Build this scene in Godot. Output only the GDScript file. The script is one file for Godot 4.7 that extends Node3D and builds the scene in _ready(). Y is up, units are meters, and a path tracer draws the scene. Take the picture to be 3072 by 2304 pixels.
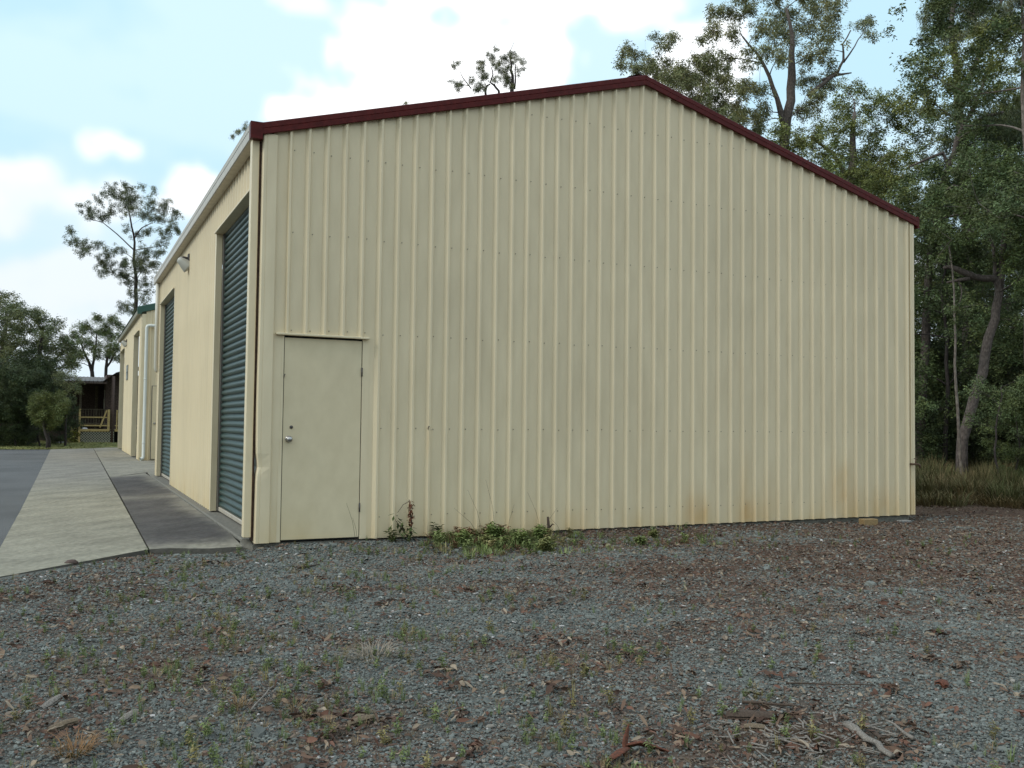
extends Node3D
# A cream steel shed with a dark red barge on a gravel yard, a second shed and a house behind it, bushland to the right.

var rng := RandomNumberGenerator.new()
var n1 := FastNoiseLite.new()
var n2 := FastNoiseLite.new()
var taken := {}
var M := {}
var leaf_meshes := []

# ---------------------------------------------------------------- naming and tagging
func numbered(called: String) -> String:
	var k: int = taken.get(called, 0)
	taken[called] = k + 1
	return called if k == 0 else "%s_%03d" % [called, k]

func thing(called: String, label: String, category: String, at := Vector3.ZERO, group := "") -> Node3D:
	var o := Node3D.new()
	o.name = numbered(called)
	add_child(o)
	o.position = at
	return tag(o, label, category, group)

func tag(o, label: String, category: String, group := "", kind := ""):
	o.set_meta("label", label)
	if category: o.set_meta("category", category)
	if group: o.set_meta("group", group)
	if kind: o.set_meta("kind", kind)
	return o

func put(called: String, st, m: Material, parent: Node3D = self) -> MeshInstance3D:
	var o := MeshInstance3D.new()
	if st is SurfaceTool:
		st.generate_normals()
		o.mesh = st.commit()
	else:
		o.mesh = st
	o.material_override = m
	o.name = numbered(called) if parent == self else called
	parent.add_child(o, true)
	return o

func struct(called: String, st, m: Material, label := "") -> MeshInstance3D:
	var o := put(called, st, m)
	o.set_meta("kind", "structure")
	if label: o.set_meta("label", label)
	return o

func many(called: String, mesh: Mesh, m: Material, buf: PackedFloat32Array, parent: Node3D = self) -> MultiMeshInstance3D:
	var mm := MultiMesh.new()
	mm.transform_format = MultiMesh.TRANSFORM_3D
	mm.use_colors = true
	mm.mesh = mesh
	mm.instance_count = buf.size() / 16
	mm.buffer = buf
	var o := MultiMeshInstance3D.new()
	o.multimesh = mm
	o.material_override = m
	o.name = numbered(called) if parent == self else called
	o.set_meta("kind", "stuff")
	parent.add_child(o, true)
	return o

func copy_of(o: Node3D, label: String, at: Vector3, turn: float, size: float) -> Node3D:
	var c: Node3D = o.duplicate()
	c.name = numbered(String(o.name).rstrip("0123456789").rstrip("_"))
	add_child(c)
	c.position = at
	c.rotation.y = turn
	c.scale = Vector3.ONE * size
	if label: c.set_meta("label", label)
	return c

# ---------------------------------------------------------------- shapes
func mb(smooth := false) -> SurfaceTool:
	var st := SurfaceTool.new()
	st.begin(Mesh.PRIMITIVE_TRIANGLES)
	st.set_smooth_group(0 if smooth else -1)
	return st

func quad(st: SurfaceTool, a: Vector3, b: Vector3, c: Vector3, d: Vector3) -> void:
	for v in [a, b, c, a, c, d]: st.add_vertex(v)

func box(st: SurfaceTool, lo: Vector3, hi: Vector3, t := Transform3D.IDENTITY) -> void:
	var p := []
	for k in 8: p.append(t * Vector3(hi.x if k & 1 else lo.x, hi.y if k & 2 else lo.y, hi.z if k & 4 else lo.z))
	for f in [[2, 3, 7, 6], [0, 4, 5, 1], [4, 6, 7, 5], [1, 3, 2, 0], [0, 2, 6, 4], [5, 7, 3, 1]]:
		quad(st, p[f[0]], p[f[1]], p[f[2]], p[f[3]])

# a box with its four long edges and its ends chamfered
func bev(st: SurfaceTool, lo: Vector3, hi: Vector3, b: float, t := Transform3D.IDENTITY) -> void:
	var c := (lo + hi) / 2.0
	var h := (hi - lo) / 2.0
	var P := func(sx, sy, sz, ax): return t * (c + Vector3(sx * (h.x - (0.0 if ax == 0 else b)), sy * (h.y - (0.0 if ax == 1 else b)), sz * (h.z - (0.0 if ax == 2 else b))))
	for ax in 3:
		for s in [-1, 1]:
			var q := []
			for k in [[-1, -1], [-1, 1], [1, 1], [1, -1]]:
				var e := [0, 0, 0]
				e[ax] = s; e[(ax + 1) % 3] = k[0]; e[(ax + 2) % 3] = k[1]
				q.append(P.call(e[0], e[1], e[2], ax))
			if s > 0: quad(st, q[0], q[1], q[2], q[3])
			else: quad(st, q[3], q[2], q[1], q[0])
	for ax in 3:
		var a1: int = (ax + 1) % 3
		var a2: int = (ax + 2) % 3
		for s1 in [-1, 1]:
			for s2 in [-1, 1]:
				var q := []
				for k in [[-1, a1], [1, a1], [1, a2], [-1, a2]]:
					var e := [0, 0, 0]
					e[ax] = k[0]; e[a1] = s1; e[a2] = s2
					q.append(P.call(e[0], e[1], e[2], k[1]))
				if s1 * s2 > 0: quad(st, q[3], q[2], q[1], q[0])
				else: quad(st, q[0], q[1], q[2], q[3])

func tube(st: SurfaceTool, pts: Array, rad: Array, sides := 6, cap := true) -> void:
	var ring := []
	var side := Vector3.ZERO
	for i in pts.size():
		var d: Vector3 = (pts[mini(i + 1, pts.size() - 1)] - pts[maxi(i - 1, 0)]).normalized()
		if side == Vector3.ZERO: side = d.cross(Vector3(0.31, 0.2, 0.93)).normalized()
		side = (side - d * side.dot(d)).normalized()
		var up := d.cross(side)
		var r := []
		for k in sides:
			var a := TAU * k / sides
			r.append(pts[i] + (side * cos(a) + up * sin(a)) * rad[i])
		ring.append(r)
	for i in pts.size() - 1:
		for k in sides:
			var k2 := (k + 1) % sides
			quad(st, ring[i][k], ring[i + 1][k], ring[i + 1][k2], ring[i][k2])
	if cap:
		for k in range(1, sides - 1):
			for v in [ring[0][0], ring[0][k], ring[0][k + 1]]: st.add_vertex(v)
			for v in [ring[-1][0], ring[-1][k + 1], ring[-1][k]]: st.add_vertex(v)

func lathe(st: SurfaceTool, prof: Array, sides: int, t: Transform3D) -> void:
	for i in prof.size() - 1:
		for k in sides:
			var a := TAU * k / sides
			var b := TAU * (k + 1) / sides
			var f := func(p, w): return t * Vector3(p.x * cos(w), p.y, p.x * sin(w))
			quad(st, f.call(prof[i], b), f.call(prof[i + 1], b), f.call(prof[i + 1], a), f.call(prof[i], a))

# a profile of (u, v) swept between two ends
func sweep(st: SurfaceTool, prof: Array, f0: Callable, f1: Callable, closed := false) -> void:
	for i in prof.size() - (0 if closed else 1):
		var a: Vector2 = prof[i]
		var b: Vector2 = prof[(i + 1) % prof.size()]
		quad(st, f0.call(a), f1.call(a), f1.call(b), f0.call(b))

# ---------------------------------------------------------------- materials
func lin(r: float, g: float, b: float) -> Color:
	return Color(r, g, b).linear_to_srgb()

func mat(c: Color, rough: float, vertex := false, spec := 0.5) -> StandardMaterial3D:
	var m := StandardMaterial3D.new()
	m.albedo_color = c
	m.roughness = rough
	m.metallic_specular = spec
	m.vertex_color_use_as_albedo = vertex
	m.cull_mode = BaseMaterial3D.CULL_DISABLED
	return m

func noise_tex(freq: float, lo: Color, hi: Color, octaves := 4, size := 512, s := 3, type := FastNoiseLite.TYPE_SIMPLEX_SMOOTH) -> NoiseTexture2D:
	var n := FastNoiseLite.new()
	n.seed = s
	n.noise_type = type
	n.frequency = freq
	n.fractal_octaves = octaves
	var g := Gradient.new()
	g.set_color(0, lo)
	g.set_color(1, hi)
	var t := NoiseTexture2D.new()
	t.width = size; t.height = size; t.seamless = true
	t.noise = n
	t.color_ramp = g
	return t

func normal_tex(freq: float, strength: float, s := 5, octaves := 4) -> NoiseTexture2D:
	var n := FastNoiseLite.new()
	n.seed = s
	n.frequency = freq
	n.fractal_octaves = octaves
	var t := NoiseTexture2D.new()
	t.width = 512; t.height = 512; t.seamless = true
	t.noise = n
	t.as_normal_map = true
	t.bump_strength = strength
	return t

func tri(m: StandardMaterial3D, tex: Texture2D, scale: Vector3, normal: Texture2D = null, amount := 1.0) -> StandardMaterial3D:
	m.albedo_texture = tex
	m.uv1_triplanar = true
	m.uv1_world_triplanar = true
	m.uv1_scale = scale
	if normal:
		m.normal_enabled = true
		m.normal_texture = normal
		m.normal_scale = amount
	return m

func make_materials() -> void:
	var w := Color(1, 1, 1)
	M.cream = tri(mat(lin(0.725, 0.615, 0.405), 0.46, true, 0.45), noise_tex(0.02, Color(0.95, 0.945, 0.935), w, 5, 512, 21), Vector3(0.5, 0.12, 0.5), normal_tex(0.01, 1.2, 8, 2), 0.2)
	M.trim = tri(mat(lin(0.72, 0.615, 0.405), 0.45, true), noise_tex(0.02, Color(0.93, 0.92, 0.9), w, 5, 512, 22), Vector3(0.5, 0.15, 0.5))
	M.door = tri(mat(lin(0.675, 0.575, 0.375), 0.55, true, 0.4), noise_tex(0.015, Color(0.955, 0.95, 0.94), w, 5, 512, 23), Vector3(0.6, 0.4, 0.6))
	M.red = tri(mat(lin(0.105, 0.0125, 0.010), 0.5, false, 0.28), noise_tex(0.03, Color(0.75, 0.72, 0.7), w, 5, 512, 24), Vector3(0.7, 0.7, 0.7))
	M.green = mat(lin(0.02, 0.075, 0.05), 0.45)
	M.gutter = tri(mat(lin(0.50, 0.45, 0.36), 0.4), noise_tex(0.03, Color(0.86, 0.85, 0.83), w, 4, 256, 25), Vector3(0.6, 0.6, 0.6))
	M.old_gutter = mat(lin(0.22, 0.21, 0.15), 0.6)
	M.shutter = tri(mat(lin(0.024, 0.060, 0.047), 0.38, true, 0.4), noise_tex(0.03, Color(0.72, 0.74, 0.76), w, 5, 512, 26), Vector3(0.4, 0.4, 0.4))
	M.dark = mat(lin(0.02, 0.02, 0.018), 0.8)
	M.guide = mat(lin(0.10, 0.09, 0.075), 0.5)
	M.screw = mat(lin(0.24, 0.20, 0.14), 0.5)
	M.rusty_post = tri(mat(lin(0.09, 0.048, 0.028), 0.8), noise_tex(0.05, Color(0.55, 0.5, 0.5), w, 4, 256, 27), Vector3(1, 1, 1))
	M.pvc = mat(lin(0.62, 0.63, 0.56), 0.4)
	M.pvc_cream = mat(lin(0.55, 0.52, 0.42), 0.4)
	M.steel = mat(lin(0.42, 0.40, 0.37), 0.28); M.steel.metallic = 0.9
	M.brass = mat(lin(0.10, 0.06, 0.035), 0.5); M.brass.metallic = 0.5
	M.lamp_body = mat(lin(0.06, 0.05, 0.045), 0.5)
	M.lamp_shell = mat(lin(0.40, 0.39, 0.33), 0.35)
	M.lens = mat(lin(0.75, 0.76, 0.72), 0.1)
	M.sign = mat(lin(0.17, 0.19, 0.175), 0.5)
	M.sign_ink = mat(lin(0.075, 0.10, 0.09), 0.6)
	M.sign_pale = mat(lin(0.30, 0.32, 0.30), 0.6)
	M.concrete = tri(mat(Color(1, 1, 1), 0.9, true, 0.3), noise_tex(0.03, Color(0.80, 0.80, 0.79), Color(1, 1, 1), 6, 1024, 31), Vector3(0.35, 0.35, 0.35), normal_tex(0.08, 3.0, 9), 0.35)
	M.slab = tri(mat(lin(0.23, 0.215, 0.175), 0.9), noise_tex(0.05, Color(0.72, 0.72, 0.7), w, 5, 512, 32), Vector3(0.7, 0.7, 0.7))
	M.asphalt = tri(mat(lin(0.225, 0.228, 0.218), 0.9, true, 0.3), noise_tex(0.12, Color(0.55, 0.55, 0.55), w, 5, 1024, 33), Vector3(0.5, 0.5, 0.5), normal_tex(0.2, 4.0, 10), 0.5)
	M.soil = tri(mat(lin(0.085, 0.06, 0.042), 1.0), noise_tex(0.05, Color(0.5, 0.5, 0.45), Color(1.0, 1.0, 1.0), 6, 1024, 34), Vector3(0.25, 0.25, 0.25), normal_tex(0.1, 6.0, 11), 0.6)
	M.lawn = tri(mat(lin(0.27, 0.265, 0.10), 1.0), noise_tex(0.03, Color(0.55, 0.62, 0.5), w, 6, 1024, 35), Vector3(0.12, 0.12, 0.12), normal_tex(0.2, 6.0, 12), 0.6)
	M.chip = mat(Color(1, 1, 1), 0.9, true, 0.25)
	M.gravel = mat(Color(1, 1, 1), 1.0, true, 0.2)
	M.litter = mat(Color(1, 1, 1), 0.85, true, 0.2); M.litter.backlight_enabled = true; M.litter.backlight = Color(0.05, 0.03, 0.02)
	M.leaf = mat(Color(1, 1, 1), 0.6, true, 0.4); M.leaf.backlight_enabled = true; M.leaf.backlight = lin(0.05, 0.07, 0.015)
	M.blade = mat(Color(1, 1, 1), 0.8, true, 0.25); M.blade.backlight_enabled = true; M.blade.backlight = lin(0.04, 0.05, 0.01)
	M.bark = tri(mat(lin(0.20, 0.165, 0.14), 0.95), noise_tex(0.03, Color(0.45, 0.43, 0.42), w, 5, 512, 36), Vector3(1.6, 0.5, 1.6), normal_tex(0.05, 6.0, 13), 0.7)
	M.dark_bark = tri(mat(lin(0.085, 0.068, 0.06), 0.95), noise_tex(0.03, Color(0.45, 0.43, 0.42), w, 5, 512, 37), Vector3(1.6, 0.5, 1.6))
	M.pale_bark = tri(mat(lin(0.30, 0.265, 0.22), 0.9), noise_tex(0.02, Color(0.50, 0.46, 0.44), w, 5, 512, 38), Vector3(1.3, 0.6, 1.3))
	M.dead_wood = tri(mat(lin(0.33, 0.30, 0.255), 0.9), noise_tex(0.06, Color(0.5, 0.48, 0.45), w, 5, 512, 39), Vector3(3, 3, 3))
	M.tan_bark = tri(mat(lin(0.25, 0.19, 0.12), 0.9), noise_tex(0.06, Color(0.5, 0.48, 0.45), w, 5, 512, 50), Vector3(4, 4, 4))
	M.brown_wood = tri(mat(lin(0.11, 0.075, 0.05), 0.9), noise_tex(0.06, Color(0.5, 0.48, 0.45), w, 5, 512, 40), Vector3(3, 3, 3))
	M.red_bark = tri(mat(lin(0.20, 0.055, 0.022), 0.8), noise_tex(0.05, Color(0.45, 0.5, 0.45), w, 4, 256, 41), Vector3(6, 6, 6))
	M.timber = tri(mat(lin(0.60, 0.46, 0.19), 0.75), noise_tex(0.04, Color(0.75, 0.72, 0.68), w, 4, 256, 42), Vector3(1, 1, 1))
	M.dark_timber = tri(mat(lin(0.135, 0.090, 0.070), 0.8), noise_tex(0.04, Color(0.6, 0.58, 0.56), w, 4, 256, 43), Vector3(1, 1, 1))
	M.weathered = tri(mat(lin(0.24, 0.20, 0.13), 0.85), noise_tex(0.04, Color(0.6, 0.58, 0.56), w, 4, 256, 44), Vector3(1, 1, 1))
	M.lath = mat(lin(0.36, 0.35, 0.26), 0.85)
	M.tin_roof = tri(mat(lin(0.17, 0.155, 0.14), 0.6), noise_tex(0.04, Color(0.72, 0.70, 0.68), w, 4, 256, 45), Vector3(0.6, 0.6, 0.6))
	M.glass = mat(lin(0.03, 0.035, 0.04), 0.08)
	M.white = mat(lin(0.75, 0.75, 0.75), 0.8)
	M.brick = tri(mat(lin(0.36, 0.25, 0.12), 0.9), noise_tex(0.08, Color(0.7, 0.68, 0.62), w, 4, 256, 46), Vector3(3, 3, 3))
	M.stone = tri(mat(lin(0.36, 0.35, 0.32), 0.95), noise_tex(0.06, Color(0.6, 0.6, 0.6), w, 4, 256, 47), Vector3(4, 4, 4))

# ---------------------------------------------------------------- sky: air and cloud for every direction
func sky_image() -> Image:
	var W := 1024
	var H := 512
	var im := Image.create_empty(W, H, false, Image.FORMAT_RGBF)
	var cn := FastNoiseLite.new()
	cn.seed = 17; cn.frequency = 1.0; cn.fractal_octaves = 5; cn.fractal_gain = 0.52
	var en := FastNoiseLite.new()
	en.seed = 5; en.frequency = 5.5; en.fractal_octaves = 5; en.fractal_gain = 0.55
	# cumulus: azimuth right of north, height, half widths (degrees), weight
	var banks := [[21.5, 20.0, 11.5, 5.2, 1.0], [26.0, 16.0, 13.0, 4.4, 1.0], [13.2, 16.2, 4.2, 3.2, 1.0], [22.0, 25.5, 7.0, 3.0, 1.0], [31.5, 24.5, 6.5, 2.4, 0.9], [36.0, 20.0, 5.0, 4.4, 0.9], [-2.2, 23.3, 2.6, 1.2, 0.8], [7.5, 25.2, 5.0, 1.3, 0.7], [11.5, 23.6, 3.0, 0.9, 0.5],
		[1.6, 14.8, 1.6, 0.9, 0.75], [6.6, 12.6, 2.0, 1.8, 0.9], [1.5, 12.2, 2.6, 1.5, 0.7], [-3.0, 11.5, 4.5, 2.6, 0.75], [1.0, 7.4, 7.0, 2.0, 0.6], [-1.0, 4.5, 14.0, 2.2, 0.5], [44.0, 9.0, 9.0, 4.0, 0.8],
		[75.0, 28.0, 16.0, 8.0, 0.9], [110.0, 18.0, 20.0, 6.0, 1.0], [150.0, 26.0, 16.0, 8.0, 1.0], [190.0, 20.0, 22.0, 7.0, 1.0], [-40.0, 22.0, 16.0, 8.0, 1.1], [-80.0, 30.0, 22.0, 9.0, 1.1], [-125.0, 20.0, 18.0, 7.0, 1.0]]
	for j in H:
		var el := PI / 2 - (j + 0.5) / H * PI
		for i in W:
			if el < -0.02:
				im.set_pixel(i, j, Color(0.16, 0.16, 0.13))
				continue
			var az := wrapf((i + 0.5) / W * TAU, -PI, PI)
			var d := Vector3(sin(az) * cos(el), sin(el), -cos(az) * cos(el))
			var up := maxf(d.y, 0.0)
			var air := Color(0.82, 0.95, 1.03).lerp(Color(0.60, 0.885, 1.06), smoothstep(0.02, 0.30, up)).lerp(Color(0.30, 0.56, 0.92), smoothstep(0.40, 1.0, up))
			var p := d / (up + 0.22)
			var rough := en.get_noise_3d(d.x * 2.2, d.y * 3.0, d.z * 2.2)
			var field := cn.get_noise_2d(p.x * 1.3, p.z * 1.3) * 0.9 + rough * 0.22
			var c := smoothstep(0.05, 0.5, field - 0.02 + 0.30 * smoothstep(0.42, 0.75, up)) * smoothstep(0.46, 0.62, up)
			var azd := rad_to_deg(az)
			var warp_a := 1.9 * cn.get_noise_3d(d.x * 9.0, d.y * 11.0, d.z * 9.0 + 4.0)
			var warp_b := 1.1 * cn.get_noise_3d(d.x * 9.0 + 7.0, d.y * 11.0, d.z * 9.0)
			var eld := rad_to_deg(el)
			for b in banks:
				var dx: float = absf(wrapf(azd - b[0] + warp_a, -180.0, 180.0))
				if dx > b[2] * 2.2 or absf(eld - b[1]) > b[3] * 2.4: continue
				var dy: float = (eld - b[1] + warp_b) / b[3]
				var q: float = 1.0 - sqrt((dx / b[2]) ** 2 + dy * dy)
				c = maxf(c, smoothstep(0.02, 0.46, q + rough * 0.55) * minf(b[4], 1.0))
			var bright := 1.02 + 0.42 * smoothstep(0.12, 0.36, up)
			var cloud := Color(bright * 0.985, bright, bright * 1.01).lerp(Color(0.87, 0.93, 1.0), 0.55 * smoothstep(-0.1, 0.4, -rough) * (1.0 - smoothstep(0.15, 0.30, up)))
			var veil := clampf(0.03 + 0.40 * (0.15 + field) * smoothstep(0.0, 0.2, up), 0.0, 0.15)
			im.set_pixel(i, j, air.lerp(cloud, clampf(maxf(c, veil), 0.0, 1.0)))
	return im

# ---------------------------------------------------------------- ribbed sheets
const RIB := 0.19
func rib_profile(from: float, to: float, first: float, h: float) -> Array:
	var out := [Vector2(from, 0)]
	var k := int(ceil((from - first - 0.041) / RIB))
	while first + k * RIB - 0.041 < to:
		var c := first + k * RIB
		for q in [Vector2(-0.041, 0), Vector2(-0.011, h), Vector2(0.009, h), Vector2(0.025, 0)]:
			if c + q.x > from and c + q.x < to: out.append(Vector2(c + q.x, q.y))
		k += 1
	out.append(Vector2(to, 0))
	return out

func grime(x: float, y: float, salt: float) -> Color:
	var k := 0.99 + 0.05 * n2.get_noise_2d(x * 9.0 + salt, y * 0.6) + 0.05 * n1.get_noise_2d(x * 0.5 + salt, y * 0.4) + 0.018 * sin(floor((x - 0.21) / 0.76) * 2.4)
	var c := Color(k, k, k)
	var low := clampf(1.0 - y / 0.55, 0.0, 1.0)
	return c * Color(1, 1, 1).lerp(Color(0.93, 0.86, 0.72), low * low * (0.55 + 0.9 * n1.get_noise_2d(x * 3.0 + salt, y * 1.5)))

# rust runs on the gable: x, height, half width, half height, strength
var runs := [[5.31, 0.07, 0.12, 0.22, 0.85], [5.16, 0.12, 0.10, 0.30, 0.35], [6.0, 0.30, 0.07, 0.55, 0.5], [6.05, 0.05, 0.10, 0.22, 0.75], [6.35, 0.1, 0.2, 0.4, 0.3], [7.6, 0.45, 0.22, 0.32, 0.42], [7.7, 0.12, 0.3, 0.3, 0.3], [8.35, 0.12, 0.28, 0.25, 0.35], [8.9, 0.15, 0.06, 0.3, 0.6], [4.5, 1.25, 0.05, 0.5, 0.15], [5.9, 1.9, 0.05, 0.35, 0.12], [1.78, 1.0, 0.02, 0.25, 0.3], [2.9, 0.1, 0.3, 0.2, 0.2], [3.6, 0.08, 0.2, 0.2, 0.25]]
func rust(x: float, y: float) -> Color:
	var c := grime(x, y, 0.0)
	for r in runs:
		var d: float = ((x - r[0]) / r[2]) ** 2 + ((y - r[1]) / r[3]) ** 2
		if d < 4.0: c *= Color(1, 1, 1).lerp(Color(0.86, 0.62, 0.30), r[4] * exp(-d * 1.2) * (0.8 + 0.5 * n1.get_noise_2d(x * 20.0, y * 4.0)))
	return c

# plain sheet: profile along s from lower edge to upper edge, place(s, y, out) gives the point
func sheet(prof: Array, low: Callable, top: Callable, place: Callable, tint: Callable, step := 0.22) -> SurfaceTool:
	var st := mb()
	for i in prof.size() - 1:
		var a: Vector2 = prof[i]
		var b: Vector2 = prof[i + 1]
		var ya: float = low.call(a.x)
		var yb: float = low.call((a.x + b.x) / 2)
		ya = yb
		var ta: float = top.call(a.x)
		var tb: float = top.call(b.x)
		var rows := maxi(1, int(ceil((maxf(ta, tb) - ya) / step)))
		for r in rows:
			var f0 := pow(float(r) / rows, 1.4)
			var f1 := pow(float(r + 1) / rows, 1.4)
			var q := [[a, lerpf(ya, ta, f0)], [a, lerpf(ya, ta, f1)], [b, lerpf(ya, tb, f1)], [b, lerpf(ya, tb, f0)]]
			for k in [0, 1, 2, 0, 2, 3]:
				st.set_color(tint.call(q[k][0].x, q[k][1]))
				st.add_vertex(place.call(q[k][0].x, q[k][1], q[k][0].y))
	return st

# ---------------------------------------------------------------- the big shed
const WID := 8.94
const APX := 4.465
const SLOPE := 0.277
const LEN := 11.30
func under_barge(x: float) -> float:
	return 5.265 - SLOPE * absf(x - APX)

func roller_door(shed: Node3D, x: float, z0: float, z1: float, y0: float, y1: float) -> void:
	var d := Node3D.new()
	d.name = "roller_door"
	shed.add_child(d, true)
	var pitch := 0.078
	var n := int((y1 - y0 - 0.05) / pitch) + 1
	var shapes := []
	for v in 3:
		var st := mb(true)
		var prof := []
		for k in 9:
			var t := k / 8.0
			prof.append(Vector2([0.006, -0.012, -0.018, -0.020, -0.020, -0.018, -0.010, 0.006, 0.008][k], t * pitch))
		for k in 8:
			var cuts := 10
			for c in cuts:
				var za := lerpf(z0, z1, float(c) / cuts)
				var zb := lerpf(z0, z1, float(c + 1) / cuts)
				var q := [[prof[k], za], [prof[k + 1], za], [prof[k + 1], zb], [prof[k], zb]]
				for w in [0, 1, 2, 0, 2, 3]:
					var g := 1.0 + 0.16 * n1.get_noise_2d(q[w][1] * 2.2 + v * 31.0, q[w][0].y * 20.0 + v * 7.0)
					st.set_color(Color(g, g, g))
					st.add_vertex(Vector3(q[w][0].x, q[w][0].y, q[w][1]))
		st.generate_normals()
		shapes.append(st.commit())
	for k in n:
		var s := put("slat", shapes[k % 3], M.shutter, d)
		s.position = Vector3(x, y0 + 0.05 + k * pitch, 0)
	var st2 := mb()
	bev(st2, Vector3(x - 0.022, y0, z1), Vector3(x + 0.02, y0 + 0.05, z0), 0.006)
	put("bottom_rail", st2, M.gutter, d)
	for z in [z0 - 0.03, z1 + 0.03]:
		var st3 := mb()
		box(st3, Vector3(x - 0.035, y0, z - 0.035), Vector3(x + 0.06, y1, z + 0.035))
		put("guide", st3, M.guide, d)

func floodlight(label: String, at: Vector3) -> void:
	var t := thing("floodlight", label, "floodlight", at)
	var st := mb()
	bev(st, Vector3(-0.03, -0.10, -0.05), Vector3(0.0, 0.10, 0.05), 0.008)
	put("wall_plate", st, M.lamp_body, t)
	st = mb(true)
	tube(st, [Vector3(-0.02, 0.02, 0), Vector3(-0.09, 0.035, 0.0), Vector3(-0.15, 0.0, 0.0)], [0.03, 0.026, 0.032], 8)
	put("arm", st, M.lamp_body, t)
	var aim := Transform3D(Basis(Vector3(0, 0, 1), deg_to_rad(-128)) , Vector3(-0.15, 0.0, 0.0))
	st = mb(true)
	lathe(st, [Vector2(0.0, -0.03), Vector2(0.045, -0.02), Vector2(0.062, 0.03), Vector2(0.085, 0.09), Vector2(0.105, 0.16), Vector2(0.108, 0.185), Vector2(0.098, 0.185)], 14, aim)
	put("reflector", st, M.lamp_shell, t)
	st = mb(true)
	lathe(st, [Vector2(0.099, 0.18), Vector2(0.07, 0.197), Vector2(0.0, 0.203)], 14, aim)
	put("lens", st, M.lens, t)

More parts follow.
